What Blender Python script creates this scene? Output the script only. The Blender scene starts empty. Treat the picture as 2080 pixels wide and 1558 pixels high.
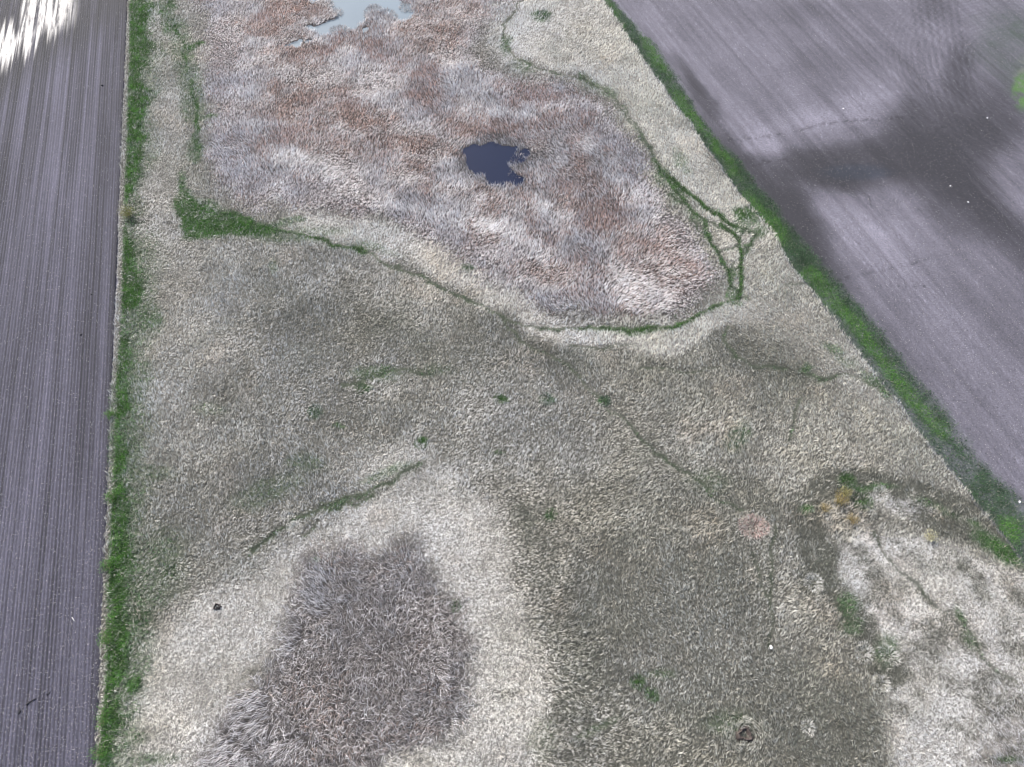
import bpy, math, random
import numpy as np
C = bpy.context.scene
PI = math.pi
R = math.radians
rng = np.random.default_rng(7)

# ------------------------------------------------------------------ camera
CAM_H, TILT, FPX = 100.0, R(30), 1442.0          # height above ground, angle off straight-down, focal length in photo pixels
cam = bpy.data.cameras.new('camera')
cam.sensor_fit = 'HORIZONTAL'
cam.angle = 2*math.atan(1040/FPX)
cam.clip_start, cam.clip_end = 1.0, 6000.0
camo = bpy.data.objects.new('camera', cam)
camo.location = (0, 0, CAM_H); camo.rotation_euler = (TILT, 0, 0)
C.collection.objects.link(camo); C.camera = camo

# ------------------------------------------------------------------ light
SUN_EL, SUN_AZ = R(44), R(-38)                  # azimuth measured from +Y, clockwise
w = bpy.data.worlds.new('World'); C.world = w; w.use_nodes = True
nt = w.node_tree
sky = nt.nodes.new('ShaderNodeTexSky'); sky.sky_type = 'NISHITA'; sky.sun_disc = False
sky.sun_elevation = SUN_EL; sky.sun_rotation = SUN_AZ
sky.dust_density = 2.5; sky.air_density = 1.0
bg = nt.nodes['Background']; bg.inputs[1].default_value = 0.15
nt.links.new(sky.outputs[0], bg.inputs[0])
sd = bpy.data.lights.new('sun', 'SUN'); sd.energy = 4.0; sd.angle = R(1.5); sd.color = (1.0, 0.965, 0.92)
so = bpy.data.objects.new('sun', sd); C.collection.objects.link(so)
from mathutils import Vector
sv = Vector((math.sin(SUN_AZ)*math.cos(SUN_EL), math.cos(SUN_AZ)*math.cos(SUN_EL), math.sin(SUN_EL)))
so.rotation_euler = sv.to_track_quat('Z', 'Y').to_euler()
C.view_settings.view_transform = 'Standard'; C.view_settings.look = 'None'
C.view_settings.exposure = 0.85; C.view_settings.gamma = 1.0
C.cycles.filter_width = 1.1
C.cycles.max_bounces = 4; C.cycles.diffuse_bounces = 2; C.cycles.glossy_bounces = 2
C.cycles.transmission_bounces = 2; C.cycles.transparent_max_bounces = 4

# ------------------------------------------------------------------ survey: photo pixel <-> ground
ct, st = math.cos(TILT), math.sin(TILT)
def ground(px, py):
    px = np.asarray(px, float); py = np.asarray(py, float)
    cx = (px-1040)/FPX; cy = (779-py)/FPX
    t = CAM_H/(ct-cy*st)
    return cx*t, (cy*ct+st)*t
def survey(x, y):
    # inverse: ground metres -> survey map coordinates
    yy = y*ct - CAM_H*(-1)*(-st); zz = -y*st - CAM_H*ct
    return 1040 + FPX*x/(-zz), 779 - FPX*(y*ct-CAM_H*st)/(-zz)

# ------------------------------------------------------------------ noise
def _h(ix, iy, s):
    n = (ix.astype(np.int64)*374761393 + iy.astype(np.int64)*668265263 + s*1442695041) & 0x7fffffff
    n = ((n ^ (n >> 13))*1274126177) & 0x7fffffff
    n = (n ^ (n >> 16))
    return (n & 0xffff)/65535.0
def vn(x, y, s=0):
    ix = np.floor(x); iy = np.floor(y); fx = x-ix; fy = y-iy
    fx = fx*fx*(3-2*fx); fy = fy*fy*(3-2*fy)
    a = _h(ix, iy, s); b = _h(ix+1, iy, s); c = _h(ix, iy+1, s); d = _h(ix+1, iy+1, s)
    return (a*(1-fx)+b*fx)*(1-fy)+(c*(1-fx)+d*fx)*fy
def fbm(x, y, s=0, o=4):
    t = 0; a = .5; n = 0
    for i in range(o):
        t = t+a*vn(x*2**i+i*17.3, y*2**i-i*9.1, s+i*31); n += a; a *= .55
    return t/n
def sm(a, b, x):
    t = np.clip((x-a)/(b-a), 0, 1); return t*t*(3-2*t)
def lerp(a, b, t): return a+(b-a)*t

# ------------------------------------------------------------------ survey map (vegetation zones of the place)
X0, X1, Y0, Y1, ST = -420, 2500, -300, 1860, 2
gx, gy = np.meshgrid(np.arange(X0, X1, ST, dtype=np.float64), np.arange(Y0, Y1, ST, dtype=np.float64))
GX, GY = ground(gx, gy)
def warp(amp, sc, s):
    return (gx+amp*(fbm(GX/sc, GY/sc, s)-.5)*2.4, gy+amp*(fbm(GX/sc, GY/sc, s+500)-.5)*2.4)
W1 = warp(22, 5.0, 11); W2 = warp(36, 9.0, 23); W3 = warp(9, 2.5, 37)
def segd(pts, wx, wy, closed=False):
    pts = list(pts); d = np.full(wx.shape, 1e9)
    n = len(pts)
    for i in range(n if closed else n-1):
        ax, ay = pts[i][:2]; bx, by = pts[(i+1) % n][:2]
        vx, vy = bx-ax, by-ay
        t = np.clip(((wx-ax)*vx+(wy-ay)*vy)/(vx*vx+vy*vy+1e-9), 0, 1)
        d = np.minimum(d, (wx-ax-t*vx)**2+(wy-ay-t*vy)**2)
    return np.sqrt(d)
def poly(pts, soft=10, W=None):
    wx, wy = W or W1
    d = segd(pts, wx, wy, True); ins = np.zeros(wx.shape, bool); n = len(pts)
    for i in range(n):
        ax, ay = pts[i]; bx, by = pts[(i+1) % n]
        if ay == by: continue
        c = ((ay > wy) != (by > wy)) & (wx < (bx-ax)*(wy-ay)/(by-ay)+ax)
        ins ^= c
    sd_ = np.where(ins, d, -d)
    return sm(-soft, soft, sd_)
def line(pts, wid, soft=None, W=None):
    wx, wy = W or W3
    d = segd(pts, wx, wy); soft = soft or wid
    return 1-sm(wid*.5, wid*.5+soft, d)
def blob(x, y, rx, ry, rot=0, soft=.6, W=None):
    wx, wy = W or W1
    c, s = math.cos(R(rot)), math.sin(R(rot)); dx = wx-x; dy = wy-y
    u = (dx*c+dy*s)/rx; v = (-dx*s+dy*c)/ry
    return 1-sm(1-soft, 1+soft*.5, np.sqrt(u*u+v*v))
def blobs(L, W=None, soft=.6):
    m = np.zeros(gx.shape)
    for b in L:
        a = b[5] if len(b) > 5 else 1.0
        m = np.maximum(m, a*blob(b[0], b[1], b[2], b[3], b[4] if len(b) > 4 else 0, soft, W))
    return m

# field edges (straight farm lines)
EL = [(268, -300), (258, 0), (245, 300), (237, 560), (225, 800), (213, 1060), (203, 1280), (193, 1558), (183, 1860)]
ER = [(1013, -300), (1223, 0), (1292, 98), (1380, 222), (1447, 313), (1498, 387), (1568, 471), (1595, 520), (1659, 604), (1717, 682),
      (1767, 749), (1818, 809), (1871, 884), (1952, 981), (1996, 1035), (2080, 1140), (2300, 1420), (2640, 1860)]
def interp_edge(E, y): return np.interp(y, [p[1] for p in E], [p[0] for p in E])
eL = gx-interp_edge(EL, gy)+1.6*(fbm(GX*1.2, GY*1.2, 5)-.5)*4       # >0 : right of the left edge
eR = interp_edge(ER, gy)-gx+(fbm(GX*.8, GY*.8, 6)-.5)*9+(fbm(GX/6, GY/6, 66)-.5)*10            # >0 : left of the right edge
M = {}
M['fl'] = sm(1.5, -1.5, eL)
M['fr'] = sm(2.0, -2.0, eR)

MARSH = [(398, -300), (400, 60), (408, 130), (424, 230), (412, 330), (440, 395), (520, 425), (620, 424), (700, 436), (800, 462), (880, 502), (950, 550),
         (1020, 595), (1100, 637), (1200, 652), (1300, 655), (1385, 634), (1436, 600), (1456, 566), (1442, 522), (1414, 474), (1362, 420), (1322, 350),
         (1290, 278), (1240, 218), (1170, 172), (1080, 152), (1000, 138), (962, 110), (985, 50), (1040, 0), (1120, -300)]
M['marsh'] = poly(MARSH, 36)
M['brown'] = np.clip(blobs([
    (560, 50, 60, 40, -20, .9), (620, 20, 50, 26, 0, .9), (640, 100, 90, 32, -10, .9), (760, 95, 110, 34, 10, .8), (860, 60, 80, 60, 20, .7), (900, 20, 120, 30, 0, .6),
    (850, 175, 60, 60, 30, .9), (600, 180, 75, 30, -15, .8), (640, 215, 120, 26, -14, .9), (720, 240, 90, 36, 10, 1), (600, 270, 80, 28, -30, .9), (700, 300, 120, 34, 15, .9),
    (560, 310, 40, 26, -30, .9), (800, 290, 130, 26, 10, .9), (960, 255, 100, 30, 0, .95), (1060, 240, 120, 34, 8, .95), (1150, 250, 80, 40, 30, .8), (900, 320, 70, 22, 10, .7),
    (1170, 310, 70, 30, 60, .9), (1200, 400, 60, 70, 70, .75), (1240, 440, 50, 70, 60, .9), (1150, 380, 40, 40, 0, .5), (1060, 380, 60, 30, 30, .5), (860, 360, 60, 22, 25, .6),
    (1000, 420, 60, 24, 35, .7), (1110, 470, 60, 30, 40, .7), (1180, 560, 90, 50, 20, .7), (960, 480, 50, 30, 40, .7), (1090, 560, 50, 28, 30, .7), (1310, 520, 60, 60, 60, .8),
    (1370, 560, 60, 50, 40, .7), (1250, 610, 120, 30, 5, .6), (1110, 190, 90, 22, 5, .8), (1010, 60, 60, 40, 0, .4), (720, 60, 60, 20, 0, .7), (480, 420, 40, 14, 0, .2)], W2), 0, 1)
M['lodge'] = np.clip(blobs([
    (590, 335, 80, 40, 0, 1), (660, 375, 70, 30, 10, .8), (760, 395, 100, 26, 15, 1), (860, 430, 90, 26, 25, .9), (960, 400, 60, 20, 40, .6), (740, 150, 70, 30, 20, .7), (740, 200, 50, 26, 0, .8), (930, 150, 70, 34, 0, .8),
    (1000, 205, 90, 18, 0, .9), (1100, 210, 80, 20, 0, .6), (1180, 290, 50, 26, 20, .9), (1150, 330, 40, 20, 0, .5), (1010, 470, 90, 28, 20, .95), (1120, 520, 80, 26, 25, .9), (1200, 500, 40, 60, 0, .4),
    (1290, 600, 100, 24, 5, .9), (1180, 600, 70, 20, 20, .7), (1260, 360, 26, 60, 20, .4), (1310, 400, 26, 80, -25, .5), (1110, 430, 40, 20, 50, .7), (530, 110, 60, 40, 0, .5), (470, 60, 40, 50, 0, .5),
    (480, 200, 40, 60, 0, .5), (470, 330, 50, 50, 0, .6), (560, 400, 60, 20, 0, .6), (660, 150, 60, 20, 0, .5), (880, 260, 40, 12, 0, .4), (650, 30, 22, 12, 0, .8)], W2), 0, 1)
M['lav'] = np.clip(line([(420, -250), (440, 100), (470, 250), (460, 380), (560, 430), (700, 450), (830, 490), (940, 540)], 60, 40, W2)
                   + line([(965, 100), (1010, 140), (1100, 165), (1200, 200), (1270, 270), (1320, 360), (1370, 440), (1430, 520), (1440, 580), (1390, 625)], 36, 30, W2), 0, 1)

STAND = [(640, 1130), (700, 1104), (790, 1112), (822, 1094), (850, 1100), (880, 1135), (905, 1185), (940, 1240), (962, 1300), (955, 1380), (945, 1450), (900, 1500),
         (800, 1540), (770, 1580), (740, 1860), (380, 1860), (395, 1558), (440, 1480), (520, 1400), (570, 1330), (588, 1260), (600, 1200), (618, 1150)]
M['stand'] = poly(STAND, 34)
M['standlight'] = blobs([(650, 1200, 30, 60, 15, .9), (600, 1290, 30, 70, 10, .5), (520, 1450, 70, 60, -20, .8), (460, 1530, 70, 50, 0, .9), (600, 1520, 70, 40, 0, .5), (820, 1200, 40, 40, 0, .3), (900, 1380, 20, 60, 0, .5), (930, 1480, 30, 40, 0, .6)], W1)
M['pale'] = np.maximum.reduce([
    poly([(215, 1500), (262, 1360), (300, 1300), (420, 1215), (520, 1130), (580, 1085), (650, 1068), (700, 1030), (800, 1000), (900, 985), (985, 1020), (1030, 1090), (1055, 1160), (1080, 1260),
          (1110, 1350), (1118, 1450), (1100, 1558), (1080, 1860), (160, 1860), (205, 1580)], 46, W2),
    .75*poly([(700, 960), (850, 890), (960, 960), (900, 1010), (760, 1010)], 40, W2),
    .95*poly([(1690, 1100), (1760, 1085), (1900, 1100), (1990, 1130), (2080, 1170), (2400, 1500), (2700, 1860), (1830, 1860), (1815, 1480), (1810, 1390), (1760, 1290), (1700, 1190)], 30, W2),
    .6*blob(1800, 1010, 40, 22), .7*blob(1850, 1040, 60, 26, 20)])
M['rightreed'] = .7*poly([(2040, 1440), (2120, 1400), (2700, 1860), (2000, 1860), (1990, 1540)], 50, W2)
M['dband'] = np.maximum.reduce([
    .9*line([(1655, 1180), (1640, 1110), (1635, 1040), (1665, 1000), (1720, 985), (1800, 982), (1880, 1005), (1960, 1040), (2020, 1085), (2060, 1120)], 34, 20, W1),
    .9*line([(1665, 1120), (1690, 1195), (1725, 1240), (1760, 1300), (1810, 1380)], 26, 20, W1),
    .7*line([(1850, 1030), (1930, 1080), (2000, 1100)], 30, 20, W1)])
# brightness of the dead prairie grass: pale straw versus thin, dark and mixed with undergrowth
T = np.full(gx.shape, .40)
def add(m, v):
    global T
    T = T*(1-m)+v*m
add(poly([(240, 480), (330, 470), (520, 520), (470, 700), (420, 900), (300, 1000), (230, 1000)], 50, W2), .56)
add(blob(470, 560, 200, 60, 8, .7, W2), .56)
add(poly([(500, 540), (700, 530), (900, 600), (1060, 690), (1200, 740), (1150, 790), (900, 760), (700, 740), (560, 680)], 60, W2), .20)
add(blobs([(960, 680, 150, 50, 25, .8), (1090, 730, 120, 40, 20, .9), (700, 620, 180, 50, 15, .6), (560, 960, 120, 60, -20, .55), (480, 820, 120, 60, 0, .4), (760, 860, 120, 50, 0, .4)], W2), .10)
add(blobs([(1090, 790, 120, 50, 10, .7), (880, 930, 90, 40, 0, .7), (700, 920, 70, 30, -20, .4), (1010, 860, 110, 40, 0, .5), (1060, 1000, 70, 60, 30, .4)], W2), .52)
add(poly([(1020, 1060), (1150, 1000), (1300, 950), (1450, 980), (1600, 1080), (1560, 1300), (1650, 1400), (1800, 1450), (1830, 1860), (1130, 1860), (1130, 1450), (1100, 1300)], 60, W2), .23)
add(line([(1070, 1060), (1125, 1160), (1150, 1240), (1170, 1340), (1190, 1430)], 20, 60, W2)*.6, .06)
add(poly([(1240, 700), (1500, 690), (1640, 760), (1500, 900), (1350, 860)], 50, W2), .28)
add(blobs([(1560, 740, 110, 26, 8, .9), (1500, 1020, 130, 50, 10, .5), (1600, 1440, 130, 60, 0, .6), (1200, 1250, 60, 120, 0, .5), (1620, 1530, 150, 30, 0, .5), (1480, 1180, 80, 80, 0, .3)], W2), .08)
add(blobs([(1480, 830, 60, 70, 0, .5), (1640, 860, 90, 90, 0, .6), (1600, 950, 80, 60, 0, .6), (1780, 900, 110, 80, 40, .6), (1480, 1320, 40, 60, 0, .5), (1600, 1200, 30, 120, 0, .45), (1300, 1310, 50, 40, 0, .5), (1310, 1430, 60, 30, 0, .3)], W2), .60)
# right strip, bright straw along the field; ring south of the marsh
add(poly([(1060, -300), (1240, 0), (1400, 240), (1600, 520), (1780, 760), (1880, 890), (1760, 830), (1650, 720), (1520, 660), (1440, 640), (1480, 580), (1460, 480), (1380, 380), (1320, 300), (1260, 210), (1180, 160), (1020, 120), (990, 60), (1000, -300)], 24, W1), .98)
add(blobs([(1180, 90, 60, 60, 0, .5), (1080, 160, 40, 14, 20, .7)], W1), .5)
add(line([(1560, 560), (1640, 640), (1700, 760), (1850, 880), (1950, 980)], 60, 60, W2)*.6, .62)
add(line([(600, 445), (720, 475), (850, 520), (960, 575), (1050, 625), (1140, 668), (1240, 686), (1340, 690), (1420, 672), (1480, 645)], 34, 26, W2)*.95, 1.05)
add(line([(580, 520), (700, 540), (820, 580), (900, 640)], 40, 50, W2)*.6, .5)
add(poly([(300, 10), (320, 120), (365, 180), (380, 330), (360, 400), (360, 520), (290, 520), (295, 200)], 16, W1), .60)
add(blob(305, 20, 26, 40), .85); add(blob(345, 440, 20, 60), .6); add(blob(400, 130, 22, 60, 0), .66)
add(M['pale']*.85, .96); add(M['pale']*sm(1650, 1750, gx)*.8, 1.18)
add(M['pale']*sm(1690, 1760, gx)*sm(.50, .66, fbm(GX/3.6+GY/9, GY/2.4, 970, 4))*.85, .22)
add(np.clip(M['dband']*sm(.20, .44, fbm(GX/2.4, GY/2.4, 960, 3)+.06), 0, 1)*.95, -.35)
add(blobs([(540, 1090, 50, 22, -35, .7), (640, 1050, 60, 12, -25, .7), (760, 1000, 70, 12, -25, .8), (840, 955, 40, 14, -20, .7), (340, 1100, 70, 90, 30, .7), (300, 1220, 40, 60, 20, .7), (360, 1000, 100, 50, 0, .4)], W1), .22)
add(blobs([(1730, 1210, 26, 60, -25, .7), (1880, 1225, 30, 14, 30, .8), (1960, 1290, 26, 60, -40, .75), (1900, 1280, 26, 18, 20, .6), (1990, 1210, 22, 34, 0, .7), (1905, 1155, 34, 24, 0, .6), (1770, 1150, 30, 14, 20, .6), (1830, 1200, 40, 16, 30, .55), (1880, 1340, 30, 50, -30, .6), (1930, 1390, 40, 20, 20, .6), (2040, 1280, 24, 40, 0, .6), (1850, 1440, 40, 24, 0, .5), (2040, 1190, 26, 16, 0, .5), (1960, 1170, 26, 14, 20, .5), (1800, 1330, 24, 34, 0, .6), (1850, 1130, 34, 12, 30, .4), (1780, 1095, 14, 20, 0, .7),
           (1040, 1405, 30, 16, 0, .6), (520, 1360, 40, 14, -30, .6), (300, 1490, 40, 20, 0, .4)], W1), .12)
M['tone'] = T

N26 = .72+.28*sm(.2, .5, fbm(GX/2.6, GY/2.6, 950, 3)); N22 = .45+.95*fbm(GX/2.2, GY/2.2, 951, 3)
G = np.zeros(gx.shape)
def addg(m, v=1.0):
    global G
    G = np.maximum(G, m*v)
lv = [(258, -300, 44), (262, 0, 34), (262, 100, 40), (258, 200, 44), (256, 330, 44), (254, 380, 30), (252, 420, 10), (252, 450, 12), (250, 470, 30), (248, 560, 24), (246, 640, 22),
      (240, 720, 22), (236, 800, 24), (233, 900, 24), (227, 1000, 26), (222, 1100, 30), (217, 1200, 32), (215, 1300, 46), (214, 1370, 44), (210, 1430, 26), (205, 1500, 28), (200, 1558, 26), (190, 1860, 26)]
vy = [p[1] for p in lv]; vx0 = np.interp(gy, vy, [p[0] for p in lv]); vw = np.interp(gy, vy, [p[2] for p in lv])
rel = (W1[0]-vx0)
vf = fbm(GX/5, GY/7, 78, 3)
addg(sm(-2, 5, gx-vx0)*sm(vw+14+60*(vf-.45), vw-16+50*(vf-.45), rel)*(.35+1.05*fbm(GX/1.8, GY/1.8, 77, 3)), 1.0)
addg(sm(-2, 6, gx-vx0)*sm(vw+85, vw, rel)*sm(420, 520, gy), .45); addg(sm(-2, 6, gx-vx0)*sm(vw+40, vw, rel), .35)
addg(blobs([(310, 660, 22, 70, 0, .35), (330, 110, 26, 26, 0, .3), (300, 640, 26, 60, 10, .5), (270, 1380, 22, 22, 0, .8), (300, 1160, 70, 110, 20, .3), (245, 900, 50, 160, 0, .3), (240, 1440, 20, 50, 10, .8)], W1))
addg(line([(330, -100), (335, 20), (350, 55)], 16, 22)*N22, .6)
addg(line([(350, 50), (375, 95), (385, 160), (398, 225), (400, 260), (397, 330)], 4, 8)*N22, .75)
addg(line([(395, 300), (392, 320)], 16, 14), .4)
addg(line([(385, 100), (405, 88)], 6, 8), .7); addg(line([(400, 244), (440, 236)], 3, 5), .6)
addg(line([(360, 60), (385, 150), (390, 230)], 30, 20), .35)
addg(poly([(368, 355), (378, 360), (388, 395), (412, 420), (450, 432), (480, 440), (535, 452), (560, 466), (580, 473), (545, 480), (520, 480), (470, 481), (430, 485), (374, 487), (370, 450), (354, 420), (362, 385)], 10, W3)*(.40+1.0*fbm(GX/2, GY/2, 8)), 1.)
addg(poly([(540, 470), (620, 478), (700, 500), (640, 495), (580, 490), (530, 485)], 10, W3), .5)
addg(line([(610, 445), (560, 455), (540, 462)], 8, 8), .5)
M['wander'] = line([(450, 432), (500, 445), (545, 462), (600, 472), (650, 490), (700, 502), (740, 515), (790, 540), (850, 560), (910, 590), (980, 628), (1010, 645)], 3.4, 2.6)
TR = []   # (points, width, soft, greenness)
TR += [([(450, 432), (500, 445), (545, 462), (600, 472), (650, 490), (700, 502), (740, 515)], 3.4, 3, .9),
       ([(740, 515), (790, 540), (850, 560), (910, 590), (980, 628), (1010, 645)], 3.2, 2.0, .35),
       ([(1010, 645), (1050, 690), (1090, 712), (1150, 738), (1200, 790), (1245, 840)], 2.4, 2, .3),
       ([(1245, 840), (1300, 890), (1340, 925), (1400, 965), (1450, 1010), (1510, 1040)], 2.6, 2, .4),
       ([(1010, 645), (1060, 660), (1120, 667), (1180, 672)], 2.4, 2, .4),
       ([(1180, 672), (1240, 668), (1300, 668), (1380, 661), (1434, 637), (1470, 617), (1497, 607)], 3.2, 3, .85),
       ([(1497, 607), (1504, 580), (1506, 553), (1509, 519), (1504, 490), (1488, 472), (1466, 457)], 4.2, 3, .9),
       ([(1538, 472), (1531, 495), (1511, 515)], 3.4, 3, .6),
       ([(1340, 345), (1380, 380), (1412, 402), (1434, 420), (1455, 436), (1473, 446)], 3.4, 3, .9),
       ([(1473, 446), (1499, 457)], 3, 3, .7),
       ([(1384, 400), (1400, 427), (1428, 450), (1439, 479), (1446, 499), (1463, 517), (1470, 537), (1481, 558), (1481, 580), (1472, 601)], 3.2, 3, .85),
       ([(1481, 551), (1506, 540)], 3, 3, .7), ([(1481, 549), (1490, 530)], 2, 2, .5), ([(1504, 490), (1512, 460)], 2, 2, .5),
       ([(1384, 400), (1360, 375), (1340, 352), (1330, 325)], 3, 4, .7), ([(1400, 427), (1380, 412), (1352, 395)], 2, 3, .5), ([(1428, 450), (1455, 462), (1488, 472)], 2, 3, .45), ([(1439, 479), (1420, 468), (1404, 450)], 1.6, 2, .4), ([(1463, 517), (1480, 505), (1504, 500)], 1.6, 2, .4), ([(1481, 580), (1492, 592), (1497, 607)], 2.4, 3, .6), ([(1512, 460), (1538, 472)], 2.4, 3, .6), ([(1380, 662), (1372, 640)], 1.4, 2, .3), ([(1497, 607), (1520, 610)], 1.8, 3, .5),
       ([(1330, 325), (1310, 290), (1290, 260), (1250, 210)], 2, 3, .4),
       ([(1340, 345), (1320, 300), (1300, 265), (1275, 225), (1250, 200)], 2.4, 2, .38),
       ([(1250, 200), (1220, 180), (1185, 160)], 2.6, 4, .42), ([(1185, 160), (1140, 150), (1090, 135), (1050, 125)], 1.8, 2.4, .2),
       ([(1050, 125), (1030, 100), (1020, 75), (1025, 50), (1050, 20), (1075, -40)], 2.0, 2.4, .25),
       ([(1480, 660), (1470, 690), (1490, 722), (1530, 742), (1600, 748)], 2.2, 2, .3),
       ([(1640, 760), (1660, 772), (1690, 770), (1718, 757)], 3, 3, .35), ([(1630, 810), (1615, 850), (1603, 900)], 2.4, 3, .3),
       ([(1718, 757), (1770, 785), (1810, 800)], 2.2, 3, .25),
       ([(1563, 1312), (1564, 1240), (1568, 1150), (1577, 1070)], 2.6, 2.4, .2), ([(1530, 1125), (1545, 1180), (1562, 1225)], 2, 2, .15),
       ([(1776, 1085), (1791, 1116), (1821, 1151), (1840, 1169), (1856, 1181)], 1.8, 2, .1), ([(1856, 1181), (1886, 1227), (1920, 1250)], 2.4, 3, .1),
       ([(1945, 1247), (1972, 1287), (1996, 1334), (2030, 1366), (2073, 1405)], 2.2, 2.4, .3),
       ([(856, 940), (826, 958), (800, 982), (776, 986), (740, 1008), (704, 1012), (672, 1022), (650, 1020)], 2.4, 5, .45), ([(760, 1012), (724, 1026), (700, 1022), (690, 1034), (652, 1030)], 2.4, 5, .4), ([(650, 1034), (618, 1042), (596, 1052), (584, 1070), (566, 1078), (552, 1098), (524, 1110), (512, 1126)], 2.2, 5, .35), ([(640, 1060), (628, 1078), (612, 1090)], 2, 4, .2),
       ([(880, 762), (820, 752), (760, 762), (700, 790)], 2, 4, .3), ([(380, 470), (330, 360)], .1, .1, 0),
       ([(250, 452), (290, 450)], 2.4, 2.5, .5), ([(352, 422), (372, 424)], 2, 2, .5), ([(330, 1220), (372, 1192), (392, 1186)], 1.4, 2, .15),
       ([(1160, 705), (1240, 708), (1290, 700)], 2, 2, .2), ([(1300, 750), (1400, 755), (1460, 748)], 1.8, 2, .15), ([(1590, 580), (1640, 574)], 1.8, 2, .15)]
trail = np.zeros(gx.shape)
pass
for p_, w_, s_, g_ in TR:
    m_ = line(p_, w_*.65+.5, s_*.6+.9)*(.78+.22*min(1, g_*1.6))*N26; trail = np.maximum(trail, m_)
    addg(line(p_, w_*1.2, s_*1.8)*N22, g_ if g_ > .5 else g_*.6)
M['trail'] = trail
M['tnear'] = np.maximum.reduce([line(p_, w_+3, 7) for p_, w_, s_, g_ in TR])
addg(line([(1185, 160), (1240, 192)], 12, 14)*N22, .3)
addg(blobs([(1515, 440, 30, 16, 30, .8), (1500, 460, 22, 10, 30, .6), (1450, 430, 20, 8, 40, .6), (1345, 360, 18, 26, 0, .45), (1375, 400, 22, 22, 0, .4), (1385, 330, 16, 30, -30, .35), (1410, 440, 30, 10, 45, .5), (1485, 560, 16, 12, 0, .6),
             (1495, 620, 16, 6, 0, .6), (1300, 673, 60, 7, 0, .7), (1205, 672, 30, 8, 0, .5), (1100, 35, 22, 14, 0, .6), (1025, 90, 16, 26, 0, .5), (1060, 135, 30, 14, 20, .3), (1490, 600, 20, 10, 0, .5),
             (1545, 470, 16, 14, 0, .6), (1690, 710, 26, 10, 20, .5), (1780, 780, 50, 12, 38, .5), (1640, 750, 14, 8, 0, .6), (1720, 735, 30, 10, 20, .3), (1500, 890, 24, 40, 20, .35), (1440, 980, 50, 26, 0, .2),
             (760, 760, 60, 18, 0, .4), (735, 790, 20, 7, 0, .7), (640, 835, 16, 12, 0, .6), (855, 900, 12, 9, 0, .9), (1015, 812, 16, 8, 0, .8), (1110, 812, 18, 8, 0, .6), (1225, 815, 14, 8, 0, .6),
             (555, 540, 10, 18, 0, .4), (690, 865, 14, 6, 0, .6), (950, 545, 14, 7, 0, .6), (1015, 925, 14, 6, 0, .5), (880, 750, 50, 12, 0, .2), (790, 960, 70, 12, -20, .4), (540, 1000, 90, 30, -20, .25),
             (690, 1022, 40, 10, -25, .5), (1120, 1045, 10, 8, 0, .6), (1295, 1385, 14, 6, 10, .9), (1325, 1410, 22, 6, 40, .6), (1340, 1370, 40, 10, 0, .3), (640, 1130, 10, 6, 0, .6), (925, 1230, 6, 12, 0, .7),
             (1720, 975, 20, 12, 0, .8), (1750, 1018, 16, 8, 10, .9), (1765, 990, 60, 8, 0, .6), (1640, 1035, 14, 12, 0, .8), (1720, 1230, 26, 30, -30, .5), (1730, 1270, 30, 24, 0, .4), (1800, 1320, 26, 40, 0, .4), (1970, 1300, 16, 30, -30, .3), (1950, 1250, 12, 22, -20, .5),
             (2000, 1100, 40, 16, 30, .7), (1980, 1065, 20, 10, 30, .6), (1900, 1030, 60, 10, 25, .3), (2040, 1120, 60, 20, 40, .8), (300, 960, 60, 20, 0, .3), (430, 830, 40, 12, 0, .2), (620, 940, 50, 20, 0, .3), (1210, 1480, 60, 10, -30, .25),
             (1480, 1470, 60, 30, 0, .25), (1100, 1500, 30, 60, 0, .15), (650, 470, 70, 12, 5, .3), (760, 505, 60, 10, 12, .3), (430, 420, 40, 12, 20, .5), (2050, 1545, 30, 8, 0, .6), (310, 1540, 60, 14, 0, .4), (270, 1500, 30, 20, 0, .4)], W3))
M['green'] = np.clip(G, 0, 1)
# verge along the right field : how far it reaches past the grass edge (photo pixels)
vr = [(-300, 10), (0, 22), (98, 46), (180, 40), (250, 30), (313, 44), (387, 54), (440, 46), (520, 62), (600, 74), (680, 84), (760, 84), (840, 88), (930, 82), (1040, 96), (1140, 100), (1860, 120)]
vrw = np.interp(gy, [p[0] for p in vr], [p[1] for p in vr])
M['verge'] = sm(3, -3, eR)*(.82+.18*sm(.30, .55, fbm(GX/2.2, GY/2.2, 91, 3)))*sm(1.2, .62, (-eR)/vrw+.35*(fbm(GX/3, GY/3, 90)-.5))
M['vbright'] = .6*np.clip(blobs([(1240, 20, 14, 50, -35, .5), (1330, 110, 12, 60, -33, .9), (1400, 230, 14, 70, -37, .9), (1470, 320, 12, 60, -38, .9), (1540, 430, 18, 50, -38, 1), (1570, 460, 18, 50, -38, 1)], W3)
                       + line([(1640, 555), (1710, 630), (1760, 690), (1810, 760), (1860, 820), (1915, 880)], 12, 16, W3)*.95 + blobs([(2050, 1075, 30, 26, 40, .9)], W3), 0, 1)
M['vthin'] = line([(1640, 570), (1720, 690), (1800, 790), (1850, 860), (1960, 960)], 14, 18, W3)*sm(560, 640, gy)
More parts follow.
